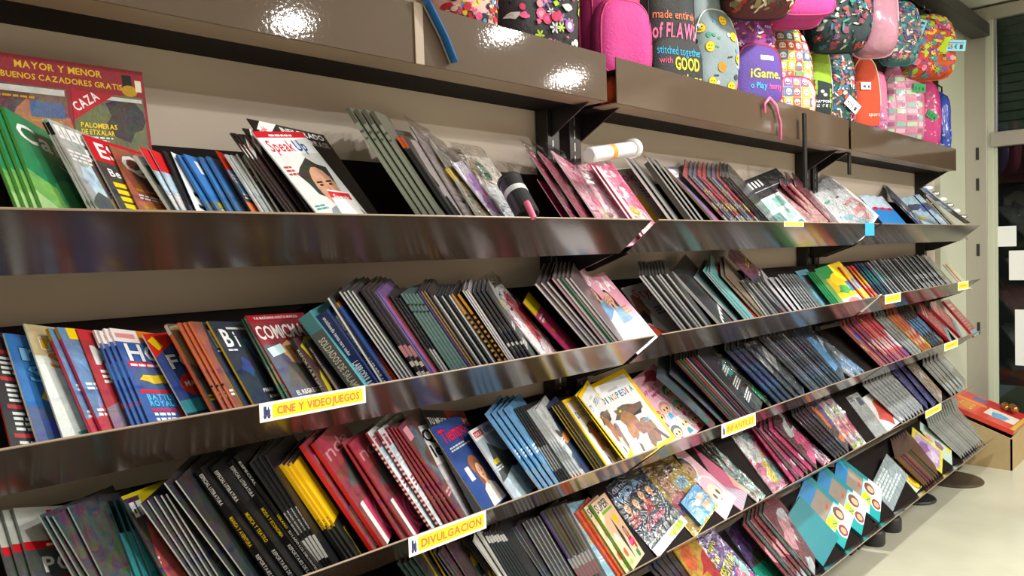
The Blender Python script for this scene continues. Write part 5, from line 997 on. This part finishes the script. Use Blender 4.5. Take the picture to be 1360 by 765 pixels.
# ======== signs clipped on the lips ========
def ngon_mesh(art, w, h, name, mt, parent=None, base=.0008):
    V, F, Cc = [], [], []
    art_faces(art, w, lambda x, y, e: (x, y, base+e), V, F, Cc)
    n = len(V); c = art.P[0][1]
    q = [(0, 0, 0), (w, 0, 0), (w, h, 0), (0, h, 0), (0, 0, base), (w, 0, base), (w, h, base), (0, h, base)]; V += q
    F += [(n+3, n+2, n+1, n)] + [(n+i, n+(i+1) % 4, n+4+(i+1) % 4, n+4+i) for i in range(4)]; Cc += [c]*5
    me = col_mesh(name, V, F, Cc); return link(name, me, M[mt], parent)
def sign(k, tl, tr, bl, words, label, name='section_sign', base='f2f2f0'):
    yl = SH[k][0]-.0055
    P = [ony(u, v, yl) for u, v in (tl, tr, bl)]
    W = P[1].x-P[0].x; zt = SH[k][1]+.002; H = abs(P[0].z-P[2].z); A = H/W
    a = Art(A, base)
    if words:
        a.rect(.03 if len(words) < 2 else .11, A*.14, .97, A*.86, 'f4e018')
        if len(words) > 1:
            # small dark blue locomotive mark
            a.rect(.035, A*.32, .09, A*.62, '24386c'); a.rect(.035, A*.62, .06, A*.8, '24386c'); a.rect(.072, A*.62, .082, A*.74, '24386c'); a.rect(.03, A*.26, .095, A*.34, '9c3c6c')
            for q in (.045, .078): a.ell(q, A*.24, .012, A*.09, '24386c', n=10)
            a.text(words, .15, A*.30, A*.40, 'ee6a4c', width=.79)
        else: a.rect(.2, A*.42, .8, A*.6, 'e8a05c')
    o = ngon_mesh(a, W, H, name, 'matteprint'); X, Y, Z = XH, Vector((0, 0, 1)), Vector((0, -1, 0))
    org = Vector((P[0].x, yl, zt-H))
    o.matrix_world = Matrix(((X.x, Y.x, Z.x, org.x), (X.y, Y.y, Z.y, org.y), (X.z, Y.z, Z.z, org.z), (0, 0, 0, 1)))
    tag(o, label, 'sign'); return o
sign(3, (344, 541), (485, 517), (349, 566), 'CINE Y VIDEOJUEGOS', 'yellow and white CINE Y VIDEOJUEGOS section sign on second shelf lip')
sign(4, (542, 714), (645, 681), (549, 738), 'DIVULGACION', 'yellow and white DIVULGACION section sign on third shelf lip')
sign(4, (958, 565), (1003, 547), (970, 579), 'INFANTILES', 'yellow and white INFANTILES section sign on third shelf lip')
for k, tl, tr, bl, lab in [(2, (1041, 292), (1067, 293), (1043, 299), 'on the top tier lip near the black rod'), (3, (1175, 387), (1196, 384), (1178, 399), 'left one on the second shelf lip'), (3, (1272, 367), (1286, 365), (1274, 378), 'right one on the second shelf lip'),
                           (4, (1254, 451), (1272, 446), (1260, 459), 'on the third shelf lip'), (5, (1229, 542), (1250, 535), (1236, 548), 'on the fourth shelf lip')]:
    sign(k, tl, tr, bl, '-', 'small yellow price ticket '+lab, 'price_ticket')
sign(2, (1149, 303), (1161, 303), (1149, 320), '', 'small sky blue ticket at the top shelf joint', 'price_ticket', '2c9cd4')
# ======== backpacks ========
def adopt(o, parent):
    bpy.context.view_layer.update(); o.parent = parent; o.matrix_parent_inverse = parent.matrix_world.inverted(); return o

SN_ = [0, .25, .45, .6, .72, .82, .89, .94, .975, 1]
class Bag:
    def __init__(s, w, h, d, nt=2.5, nb=4.5, seed=0):
        s.w, s.h, s.d, s.nt, s.nb = w, h, d, nt, nb; s.a = w/2; s.bt = h*.55; s.bb = h*.45; s.seed = seed
    def sv(s, X, Z):
        z = Z-s.bb; n = s.nt if z > 0 else s.nb; b = s.bt if z > 0 else s.bb
        return (abs(X/s.a)**n+abs(z/b)**n)**(1/n)
    def D(s, X, Z):
        q = min(1, s.sv(X, Z)); f = 1+.05*math.sin(X*31+s.seed)+.05*math.sin(Z*27+s.seed*2+X*13)
        return s.d*(max(0, 1-q**3.4))**(1/2.3)*f
    def outline(s, t, q=1):
        c, n_ = math.cos(t), math.sin(t); n = s.nt if n_ > 0 else s.nb; b = s.bt if n_ > 0 else s.bb
        r = 1/((abs(c/s.a)**n+abs(n_/b)**n)**(1/n)); return (c*r*q, s.bb+n_*r*q)
    def mesh(s, K=44, back=.012):
        V, F = [(0, -s.D(0, s.bb), s.bb)], []
        for q in SN_[1:]:
            for k in range(K):
                x, z = s.outline(2*math.pi*k/K, q); V.append((x, -s.D(x, z)-(.0), z))
        for k in range(K): x, z = s.outline(2*math.pi*k/K, 1); V.append((x*.98, back, s.bb+(z-s.bb)*.98))
        V.append((0, back*1.8, s.bb)); nr = len(SN_)
        F += [(0, 1+(k+1) % K, 1+k) for k in range(K)]
        for r in range(nr-1):
            for k in range(K): a = 1+r*K+k; b = 1+r*K+(k+1) % K; F.append((a, b, b+K, a+K))
        e = 1+(nr-1)*K; F += [(e+k, e+(k+1) % K, len(V)-1) for k in range(K)]
        return V, F
    def decal(s, art, V, F, Cc, x0=None, z0=0, sc=None, off=.0016, lim=.993):
        sc = sc or s.w; x0 = -s.a if x0 is None else x0
        for p, c, L in art.P:
            if L == 0: continue
            Q = [(x0+x*sc, z0+y*sc) for x, y in p]
            # long pieces are cut so that they follow the bulge
            if max(q[0] for q in Q)-min(q[0] for q in Q) > .05 or max(q[1] for q in Q)-min(q[1] for q in Q) > .05:
                cells = [Q]
                for ax in (0, 1):
                    out = []
                    for q in cells:
                        lo = min(v[ax] for v in q); hi = max(v[ax] for v in q); n = max(1, int((hi-lo)/.022))
                        for i in range(n):
                            r = clip(clip(q, ax, lo+(hi-lo)*i/n, False), ax, lo+(hi-lo)*(i+1)/n, True)
                            if len(r) >= 3: out.append(r)
                    cells = out
            else: cells = [Q]
            for q in cells:
                if max(s.sv(a, b) for a, b in q) > lim: continue
                n = len(V); V += [(a, -s.D(a, b)-off-L*1.2e-5, b) for a, b in q]; F.append(tuple(range(n, n+len(q)))); Cc.append(c)
def ring_tube(b, q, r, t0=0, t1=2*math.pi, n=40, off=0):
    pts = []
    for i in range(n+1):
        x, z = b.outline(t0+(t1-t0)*i/n, q); pts.append((x, -b.D(x, z)-off, z))
    return MB().tube(pts, r, 6)
def backpack(label, uc, vb, vt, wpx, y, base, art=None, mt='cloth', pocket=None, piping='black', d=.085, yawk=.62, nt=2.6, strap='black', handle=True, zipc=None, hang=False, part='backpack', cat='backpack', tags=()):
    p0 = ony(uc, vb, y)
    if not hang and y > 1.46 and vb > 20 and handle: p0.z = 2.005
    if vt < -40 and nt < 3: nt = 4.2
    pt = ony(uc, vt, y); Zc = (RW @ (p0-CAM)).z
    h = pt.z-p0.z; w = wpx/FPX*Zc*1.12; yaw = -(yawk if hang else yawk*.62)*math.atan2(p0.x, p0.y)
    e = tag(empty(part, p0), label, cat, 'hanging school bags' if hang else 'school bags on the bag shelf'); e.rotation_euler = (0, 0, yaw)
    b = Bag(w, h, d, nt, seed=uc); V, F = b.mesh(); Cc = [hx(base, .15)]*len(F)
    if art: b.decal(art, V, F, Cc)
    me = col_mesh('body', V, F, Cc); o = link('body', me, M[mt], e)
    for i, p in enumerate(me.polygons):
        if len(p.vertices) in (3, 4) and i < len(Cc): p.use_smooth = True
    pc = M.setdefault('c_'+piping, mat('webbing_'+piping, hx(piping)[:3], .6))
    ring_tube(b, .999, .0045).build('piping', pc, e, smooth=True)
    ring_tube(b, .86, .003, -.35, math.pi+.35, off=.001).build('zip', M.setdefault('c_'+(zipc or piping), mat('webbing_'+(zipc or piping), hx(zipc or piping)[:3], .6)), e, smooth=True)
    if handle: MB().tube([(-.03, .0, h-.004), (-.026, -.005, h+.028), (0, -.006, h+.04), (.026, -.005, h+.028), (.03, 0, h-.004)], .006, 6).build('top_handle', M.setdefault('c_'+strap, mat('webbing_'+strap, hx(strap)[:3], .7)), e, smooth=True)
    for sx in (-1, 1):
        MB().tube([(sx*w*.18, .012, h*.93), (sx*w*.26, .034, h*.7), (sx*w*.30, .038, h*.4), (sx*w*.36, .014, h*.1)], .011, 6, .5).build('shoulder_strap', M.setdefault('c_'+strap, mat('webbing_'+strap, hx(strap)[:3], .7)), e, smooth=True)
    if pocket:
        pb = Bag(w*pocket.get('w', .78), h*pocket.get('h', .48), pocket.get('d', .045)*.7, 3.2, seed=uc+3); V, F = pb.mesh(36, .03); Cc = [hx(pocket['col'], .12)]*len(F)
        if pocket.get('art'): pb.decal(pocket['art'], V, F, Cc)
        me = col_mesh('front_pocket', V, F, Cc); po = link('front_pocket', me, M[pocket.get('mt', mt)], e)
        for p in me.polygons: p.use_smooth = True
        dz = h*pocket.get('z', .05); po.location = (w*pocket.get('x', 0), -b.D(0, h*.3)*.93, dz)
        if pocket.get('pip'): ring_tube(pb, .93, .0035).build('pocket_piping', M.setdefault('c_'+pocket['pip'], mat('webbing_'+pocket['pip'], hx(pocket['pip'])[:3], .6)), po, smooth=True)
    for (tu, tv, ts, txt, c, rot) in tags:
        th = .62; a = Art(th, c); a.rect(.08, .44, .9, .48, '3c6c8c') if c != '1c9c50' else None; a.text(txt, .1, .14, .24, '16343c', width=.5); a.rect(.7, .12, .86, .36, '203c48')
        to = ngon_mesh(a, ts, ts*th, 'price_tag', 'matteprint', e); xx = (tu-.5)*w; zz = tv*h
        to.matrix_local = Matrix.Translation((xx, -b.D(xx, zz)-.012, zz)) @ Matrix.Rotation(rot, 4, 'Y') @ Matrix.Rotation(math.pi/2, 4, 'X')
    if hang:
        MB().tube([(0, .0, h+.035), (0, .01, h+.06), (0, .03, h+.07)], .004, 6).build('hook', M['slot'], e, smooth=True)
    return e, b, w, h
def scatter(A, cols, n, seed, kinds='ebd', smin=.03, smax=.08, text=None):
    r = random.Random(seed); a = Art(A, 'white')
    for i in range(n):
        x, y = r.uniform(.03, .97), r.uniform(.03, A-.03); s_ = r.uniform(smin, smax); c = r.choice(cols); k = r.choice(kinds)
        if k == 'e': a.ell(x, y, s_, s_, c, .2, 10)
        elif k == 'b': a.blob(x, y, s_, s_*r.uniform(.5, 1.1), c, .3, seed*9+i, 9, .35)
        elif k == 'd': a.ell(x, y, s_, s_, c, .1, 10); a.ell(x, y, s_*.55, s_*.55, r.choice(cols), .1, 8)
        elif k == 'f':
            for q in range(6): a.ell(x+s_*.6*math.cos(q*1.047), y+s_*.6*math.sin(q*1.047), s_*.42, s_*.2, c, .2, 7, rot=q*1.047)
            a.ell(x, y, s_*.28, s_*.28, r.choice(cols), .1, 7)
        elif k == 'l': a.ell(x, y, s_*1.5, s_*.42, c, .3, 8, rot=r.uniform(0, 3.1))
        elif k == 's':
            a.ell(x, y, s_, s_, 'b08414', 0, 12); a.ell(x, y, s_*.9, s_*.9, 'f2cc14', 0, 12); a.ell(x-s_*.3, y+s_*.2, s_*.12, s_*.18, 'black', 0, 6); a.ell(x+s_*.3, y+s_*.2, s_*.12, s_*.18, 'black', 0, 6); a.rect(x-s_*.4, y-s_*.45, x+s_*.4, y-s_*.33, '201808')
        elif k == 'w':      # little scribbled word-like bars
            w_ = s_*2.4; t = r.uniform(-.7, .7)
            for q in range(4): a.rect(x+q*w_*.25*math.cos(t), y+q*w_*.25*math.sin(t)-s_*.3, x+q*w_*.25*math.cos(t)+w_*.16, y+q*w_*.25*math.sin(t)+s_*.35, c, 0, rot=t)
        elif k == 'o':      # small rounded faces in squares
            a.rect(x-s_, y-s_, x+s_, y+s_, c, .1); a.ell(x, y, s_*.75, s_*.68, 'f0ece0', 0, 10); a.rect(x-s_*.6, y-s_*.65, x+s_*.6, y-s_*.1, r.choice(cols)); a.ell(x-s_*.3, y-s_*.05, s_*.16, s_*.16, 'black', 0, 6); a.ell(x+s_*.3, y-s_*.05, s_*.16, s_*.16, 'black', 0, 6)
    return a
def grid_art(A, cols, nx, seed, fn='o'):
    r = random.Random(seed); a = Art(A, 'white'); s_ = .5/nx
    for j in range(int(A*nx)):
        for i in range(nx):
            x, y = (i+.5)/nx+r.uniform(-.01, .01), (j+.5)/nx; c = r.choice(cols)
            a.rect(x-s_*.9, y-s_*.9, x+s_*.9, y+s_*.9, c, .1); a.ell(x, y, s_*.66, s_*.62, 'f0ece0', 0, 10); a.rect(x-s_*.6, y-s_*.62, x+s_*.6, y-s_*.12, r.choice(cols)); a.ell(x-s_*.28, y-s_*.08, s_*.14, s_*.14, 'black', 0, 6); a.ell(x+s_*.28, y-s_*.08, s_*.14, s_*.14, 'black', 0, 6)
    return a
Yb = 1.535
first_bag = backpack('small multicoloured cartoon print bag at the left, blue strap hanging down', 612, 25, -110, 84, Yb, 'e8b8b0', scatter(1.5, ['red', 'skyblue', 'yellow', 'pink', 'cream', 'black'], 300, 3, 'ebd', .02, .06), piping='pink', yawk=.35)
backpack('black bag printed with pink mandalas and lime flowers', 710, 58, -110, 116, Yb, '181418', (lambda a: a)(scatter(1.5, ['c8285c', 'lime', 'pink', 'palegrey', '8c5ca8', 'rose'], 130, 6, 'dfdfb', .02, .07)), yawk=.4, tags=[(.42, .62, .09, '12 €', '1c9c50', .3)])
a = Art(.62, 'white'); a.rect(.62, .06, .84, .20, '281c24'); a.rect(.64, .11, .82, .14, 'palegrey')
pk = backpack('plain hot pink backpack with folded front pocket and black patch', 806, 80, -95, 80, Yb, 'c0247c', None, pocket=dict(col='c62a84', h=.50, w=.96, d=.05, z=.0, art=a, pip='hotpink'), piping='hotpink', strap='hotpink', yawk=.5)
a = Art(1.9, 'white'); a.text('made entirely', .12, 1.08, .12, 'f08458', bold=False, width=.76); a.text('of FLAWS', .12, .80, .22, 'f0709c', width=.76)
a2 = Art(1.2, 'white'); a2.text('stitched together', .08, .56, .13, '2cacd8', bold=False, width=.84); a2.text('with', .1, .42, .1, 'e05c84', bold=False, width=.24); a2.text('GOOD', .38, .34, .19, 'e0d820', width=.5); a2.text('intentions', .08, .12, .17, 'e0d820', width=.84, shear=.1)
backpack('black backpack lettered with coloured words FLAWS and GOOD intentions', 880, 97, -90, 78, Yb, '17181c', a, pocket=dict(col='17181c', h=.33, w=.96, d=.04, z=.0, art=a2), yawk=.55)
a = scatter(1.6, ['3c8cc8', '1c8c6c', 'palegrey', 'white', '303438'], 26, 12, 'wbe', .03, .05)
for x, y in ((.3, .9), (.55, .6), (.8, 1.1), (.75, .3), (.35, .35), (.15, 1.2), (.6, 1.35), (.9, .75)):
    q = .085; a.ell(x, y, q, q, 'a87c14', 0, 14); a.ell(x, y, q*.9, q*.9, 'f4cc10', 0, 14); a.ell(x-q*.3, y+q*.2, q*.13, q*.2, 'black', 0, 6); a.ell(x+q*.3, y+q*.2, q*.13, q*.2, 'black', 0, 6); a.rect(x-q*.45, y-q*.5, x+q*.45, y-q*.38, '201808')
backpack('pale grey backpack covered with yellow smiley faces', 940, 110, 8, 72, Yb, '7c8c90', a, piping='navy', yawk=.62, d=.08, zipc='silver')
backpack('upper part of a second pale grey smiley print backpack', 926, 40, -75, 62, Yb+.03, '7c8c90', scatter(1.6, ['green'], 14, 15, 's', .05, .08), piping='silver', yawk=.6, d=.07)
a = scatter(1.7, ['e8e0f0', 'b8a8dc', 'c82c7c', 'd8b83c', '4c2c7c'], 200, 18, 'w', .025, .05)
a2 = Art(1.1, 'white'); a2.rect(.46, .80, .74, .88, 'e8dcec'); a2.text('iGame.', .26, .50, .15, 'c4d43c', width=.64); a2.text('o Play', .26, .32, .1, '40a8e0', width=.34); a2.text('hooray', .64, .32, .1, 'e05c9c', width=.28)
backpack('purple and pink lettered backpack with violet iGame pocket', 985, 126, 2, 84, Yb, '842c7c', a, pocket=dict(col='50348c', h=.56, w=.80, d=.05, z=.03, x=.06, art=a2, pip='red', mt='cloth'), piping='pink', zipc='red', yawk=.66)
camper_bag = backpack('small round topped backpack with camper van print and red piping', 1040, 139, 32, 68, Yb-.02, 'd8c8b0', grid_art(1.75, ['d8542c', '4878a8', 'd8c83c', 'b83c3c', '6c9c6c', 'c87c94'], 6, 21), pocket=dict(col='c8b4a0', h=.42, w=.86, d=.03, z=.02, art=grid_art(.9, ['d8542c', '4878a8', 'd8c83c', '8c5ca0'], 5, 22), pip='red'), piping='red', zipc='red', yawk=.7, nt=2.2)
a = Art(1.9, 'white'); a.poly([(.0, 1.5), (.9, 1.35), (1.0, .6), (.9, .32), (.0, .40)], '1c2a2c'); a.ell(.45, 1.12, .07, .05, 'palegrey'); a.ell(.55, 1.02, .07, .05, 'palegrey'); a.text('CHAMPIONS', .16, .78, .08, 'white', width=.64); a.text('LEAGUE', .28, .66, .08, 'white', width=.4); a.rect(.44, .0, .48, .34, 'e8f0c0')
backpack('lime green and black sports backpack lettered CHAMPIONS LEAGUE', 1079, 150, 56, 38, Yb, '8cb01c', a, piping='white', yawk=.72)
backpack('tropical leaf print backpack with two black straps', 1107, 158, 60, 50, Yb, '2c5450', scatter(1.8, ['d8442c', 'e8e4dc', '2c8464', '3c6ca8', 'd87c9c', '18342c'], 300, 27, 'lb', .025, .06), piping='black', yawk=.74, d=.08, tags=[(.45, .32, .085, '4295', 'f0f0f0', .7)])
a = Art(1.7, 'white'); a.rect(0, 0, 1, .36, '1c349c', .1); a.text('sport', .5, .62, .1, 'f4d4c4', width=.38)
backpack('orange backpack with white trim and royal blue base', 1141, 170, 72, 44, Yb, 'd04820', a, piping='cream', yawk=.76, tags=[(.2, .55, .06, '4', 'f0f0f0', 0)])
backpack('little pink bag with blue spots squeezed behind the orange one', 1158, 176, 92, 26, Yb+.01, 'd87ca4', scatter(1.8, ['white', '6c8cc8', 'pink'], 60, 31, 'e', .03, .07), piping='pink', yawk=.8, d=.09)
a = Art(1.6, 'white')
for j in range(13):
    for i in range(4): a.rect(.05+.23*i, .05+.12*j, .25+.23*i, .13+.12*j, ['8cc0b4', 'd884a4', 'b8d8b0', 'a85c80', 'e8b8cc'][(i*2+j) % 5], .2)
backpack('pastel pink and mint striped school bag with green ticket', 1192, 186, 88, 62, Yb, 'cc8aa4', a, mt='vinyl', piping='pink', yawk=.8, tags=[(.62, .66, .08, '15 €', '1c9c50', .1)])
backpack('shiny hot pink quilted bag behind the pastel striped one', 1226, 190, 106, 36, Yb, 'd03080', scatter(1.8, ['f8a0cc', 'e02c84'], 60, 36, 'e', .02, .04), mt='vinyl', piping='hotpink', yawk=.84, tags=[(.25, .5, .075, '12 €', '1c9c50', .6)])
backpack('royal blue bag in clear film at the far end of the shelf', 1246, 193, 122, 20, Yb+.01, '2444b4', scatter(1.8, ['a8c4e8', '1c2c8c'], 20, 38, 'b', .04, .08), mt='vinyl', piping='navy', yawk=.84, d=.09)
# the upper row hangs from hooks on a rail
Yh = 1.40
backpack('dark red floral bag hanging above the smiley backpacks', 1003, 28, -95, 88, Yh, '5c1c1c', scatter(1.5, ['b83424', '2c2c20', '8c7c4c', 'd8d0b0', '3c4428'], 260, 41, 'lbf', .02, .06), piping='black', hang=True, d=.15, yawk=.6)
backpack('bright pink bag hanging next to the dark red floral one', 1050, 40, -80, 78, Yh, 'b8207a', None, piping='hotpink', strap='hotpink', hang=True, d=.16, yawk=.65, pocket=dict(col='bc2c84', h=.5, w=.9, d=.04, z=.02, pip='hotpink'))
backpack('dark teal floral bag hanging with a 25 euro ticket', 1110, 72, -50, 72, Yh, '24383c', scatter(1.6, ['c83c3c', '2c8c80', 'e8e0d0', '3c6c9c', '8c3c5c', '18201c'], 300, 44, 'lbf', .02, .05), piping='black', hang=True, d=.16, yawk=.7, tags=[(.62, .62, .09, '25 €', '8cd0e4', .15)])
backpack('pale pink glossy bag hanging with a small blue ticket', 1158, 78, -32, 52, Yh, 'c48aa0', None, mt='vinyl', piping='palepink', strap='palepink', hang=True, d=.15, yawk=.75, tags=[(.75, .66, .07, '16 €', '8cd0e4', .1)])
backpack('teal patterned bag hanging between pale pink and orange ones', 1192, 88, 4, 44, Yh, '3c7c7c', scatter(1.6, ['5ca4a0', 'b03c6c', 'd88c6c', 'e8d8c8', '34508c'], 260, 48, 'lbf', .03, .06), piping='teal', hang=True, d=.14, yawk=.78)
backpack('orange and multicoloured flower print bag with two blue tickets', 1229, 108, 22, 60, Yh, 'c8501c', scatter(1.5, ['f0c42c', 'd83c3c', '8c4c9c', '2c9ca4', 'f08cac', 'lime'], 300, 51, 'fbe', .03, .07), piping='orange', hang=True, d=.15, yawk=.8, tags=[(.3, .6, .085, '25 €', '8cd0e4', -1.2), (.72, .35, .1, '25 €', '8cd0e4', .1)])
tag(box((-.5, 1.50, 2.86), (5.9, 1.53, 2.89)).build('hanging_rail', M['black'], bevel=.003), 'black rail on the wall above the hanging bags', 'rail')
tag(box((2.6, 1.57, 2.05), (5.86, 1.592, 2.98)).build('back_panel', M['board'], bevel=.002), 'dark brown panel on the wall behind the bags', 'panel')
tag(box((1.93, 1.40, 1.93), (2.02, 1.5, 1.96)).build('x', M['board']), 'x', 'x'); bpy.data.objects.remove(bpy.data.objects['x'])
# orange pouch seen in the gap between the bag shelves
g_ = backpack('small orange bag seen in the gap between bag shelves', 810, 143, 100, 30, 1.45, 'e85c14', None, piping='orange', handle=False, d=.05, yawk=.3)
# straps over the fascia
p = [ony(u, v, 1.355) for u, v in ((563, -6), (575, 18), (590, 48), (601, 76), (604, 83))]
mb = MB(); mb.tube([tuple(q) for q in p], .013, 8, .25); adopt(mb.build('loose_strap', M['strapblue'], smooth=True), first_bag[0])['label'] = 'blue webbing strap hanging over the fascia'
p = [ony(u, v, 1.355) for u, v in ((1016, 150), (1015, 138), (1022, 130), (1031, 140), (1036, 162), (1037, 186))]
adopt(MB().tube([tuple(q) for q in p], .006, 8).build('cord_loop', M['strappink'], smooth=True), camper_bag[0])['label'] = 'pink cord loop hanging over the fascia'
# ======== odd goods on the top shelf ========
def tube_between(name, u0, v0, u1, v1, y0, y1, r, m, label, cat, parts=()):
    a_ = ony(u0, v0, y0); b_ = ony(u1, v1, y1); L = (b_-a_).length
    e = empty(name, a_); q = (b_-a_).to_track_quat('Z', 'Y'); e.rotation_mode = 'QUATERNION'; e.rotation_quaternion = q
    for (nm, z0, z1, rr, mm) in [('barrel', 0, 1, 1, m)] + list(parts):
        MB().lathe([(r*rr*.86, L*z0), (r*rr, L*z0+.004), (r*rr, L*z1-.004), (r*rr*.86, L*z1)], (0, 0, 0), 24).build(nm, M[mm], e, smooth=False)
    return tag(e, label, cat)
M['plasticwhite'] = mat('white_plastic', (.72, .74, .76), .25, coat=.5)
M['plasticblack'] = mat('black_plastic', (.03, .03, .035), .3)
M['pinkplastic'] = mat('pink_plastic', (.8, .15, .28), .35)
tube_between('rolled_toy_tube', 782, 206, 842, 197, 1.33, 1.36, .022, 'plasticwhite', 'white plastic tube with orange band lying on the pink girls magazine', 'tube', [('orange_band', .38, .50, 1.03, 'orangep'), ('round_cap', .92, 1.02, 1.35, 'plasticwhite')] if M.setdefault('orangep', mat('orange_plastic', (.8, .3, .05), .4)) else [])
tube_between('travel_cup', 676, 240, 702, 288, 1.36, 1.27, .03, 'plasticblack', 'black cup with a pale band in front of the 9,95 bag', 'cup', [('pale_band', .3, .48, 1.02, 'plasticwhite'), ('lid', -.02, .1, 1.08, 'plasticblack')])
tube_between('pink_stick', 699, 268, 709, 290, 1.26, 1.235, .008, 'pinkplastic', 'small pink handle beside the black cup', 'handle')
e = empty('blister_strip', ony(1232, 248, 1.34))
M['foil'] = mat('silver_foil', (.55, .56, .58), .2, .8, bump=.5, bscale=40)
for i in range(6):
    q = ony(1232+9.2*i, 250+7.6*i, 1.34-.012*i)-e.location
    MB().lathe([(.008, -.012), (.024, -.01), (.03, 0), (.024, .01), (.008, .014)], tuple(q), 14).build('blister_bubble', M['foil' if i % 2 else 'plasticwhite'], e, smooth=True)
a0_ = ony(1226, 250, 1.35)-e.location; a1_ = ony(1284, 296, 1.27)-e.location
MB().tube([tuple(a0_), tuple((a0_+a1_)/2+Vector((0, 0, -.006))), tuple(a1_)], .02, 8, .2).build('backing_strip', M['foil'], e, smooth=True)
tag(e, 'strip of silvery round blisters at the right end of the top shelf', 'blister strip')
p0, p1 = ony(1170, 391, 1.225), ony(1144, 414, 1.33)
tag(MB().tube([tuple(p0), tuple((p0+p1)/2), tuple(p1)], .010, 6, .12).build('paper_strip', M['white']), 'white paper strip stuck in the joint of the second shelf', 'strip')
# ======== right end: floor box, plates, feet ========
e = tag(empty('display_box', (5.60, 1.10, 0)), 'open cardboard floor box with red toy packs at the shelf end', 'box')
MB().hexa([(0, 0, 0), (.52, 0, 0), (.52, .01, 0), (0, .01, 0), (0, 0, .20), (.52, 0, .25), (.52, .01, .25), (0, .01, .20)]).build('front_side', M['card'], e)
MB().hexa([(0, .0, 0), (.01, .0, 0), (.01, .42, 0), (0, .42, 0), (0, 0, .20), (.01, 0, .20), (.01, .42, .36), (0, .42, .36)]).build('left_side', M['card'], e)
MB().hexa([(.51, .0, 0), (.52, .0, 0), (.52, .42, 0), (.51, .42, 0), (.51, 0, .25), (.52, 0, .25), (.52, .42, .40), (.51, .42, .40)]).build('right_side', M['card'], e)
box((0, .41, 0), (.52, .42, .40)).build('back_side', M['card'], e)
a = Art(1.0, 'd83c24', .15); a.rect(0, .86, 1, 1, '6cb4e0'); a.rect(.1, .5, .5, .82, 'e8582c', .2); a.text('200', .14, .55, .2, 'f0b824', width=.34, out='8c1c14'); a.rect(.52, .45, .62, .95, 'f08c24'); a.rect(.25, .06, .62, .42, 'e8e4dc'); a.blob(.4, .26, .14, .12, '5ca8d8', .3, 4); a.rect(.66, .05, .98, .8, 'c82420', .2); a.blob(.8, .6, .1, .1, '3c4c9c', .3, 6); a.rect(0, 0, 1, .05, 'd8b84c')
o = ngon_mesh(a, .50, .47, 'toy_pack', 'vinyl', None, .03); tag(o, 'red toy pack sloping on top of the cardboard floor box', 'toy pack')
o.matrix_world = Matrix.Translation((5.61, 1.10, .225)) @ Matrix.Rotation(math.radians(20), 4, 'X')
e = tag(empty('candy_balls', (5.98, 1.16, .30)), 'bronze foil balls at the front corner of the toy pack', 'balls')
for i, (x, y) in enumerate(((0, 0), (.055, .02), (.02, .055), (.08, .07))):
    MB().lathe([(.006, -.026), (.02, -.018), (.028, 0), (.02, .018), (.006, .026)], (x, y, .02), 14).build('ball', M['balls'], e, smooth=True)
for (x, y, r, lab, m) in [(5.17, 1.33, .17, 'round scuffed brown plate lying on the floor under the shelf', 'grime'), (4.66, 1.40, .12, 'dark round base plate under the lowest shelf', 'foot')]:
    o = MB().lathe([(r*.97, 0), (r, .004), (r, .010), (r*.95, .016), (r*.2, .018)], (0, 0, 0), 40).build('floor_plate', M[m], smooth=False); o.location = (x, y, 0); tag(o, lab, 'plate')
low = [o for o in bpy.data.objects if o.get('label', '').endswith('lowest tier, far right section')][0]
for x in (3.84, 4.08):
    adopt(MB().lathe([(.045, 0), (.05, .01), (.05, .06), (.04, .075)], (x, 1.33, 0), 20).build('foot_pad', M['foot'], smooth=True), low)
    adopt(box((x-.015, 1.33, .07), (x+.015, 1.45, .11)).build('foot_arm', M['black'], bevel=.003), low)
# ======== loose magazines standing away from the shelf rows ========
HB = make_pub('poster_magazine', .265, .32, .006, hunting(), '8c1426', curve=-.02, mt='cloth')
U_ = Vector((0, .16, 1)).normalized(); Z_ = XH.cross(U_)
HB.matrix_world = Matrix(((1, U_.x, Z_.x, .318), (0, U_.y, Z_.y, 1.475), (0, U_.z, Z_.z, 1.515), (0, 0, 0, 1)))
tag(HB, 'wide red hunting magazine double pack headed MAYOR Y MENOR, far left', 'magazine')
print('COUNTS', CNT, 'objects', len(bpy.data.objects))
for d in DBG: print('D', *d)
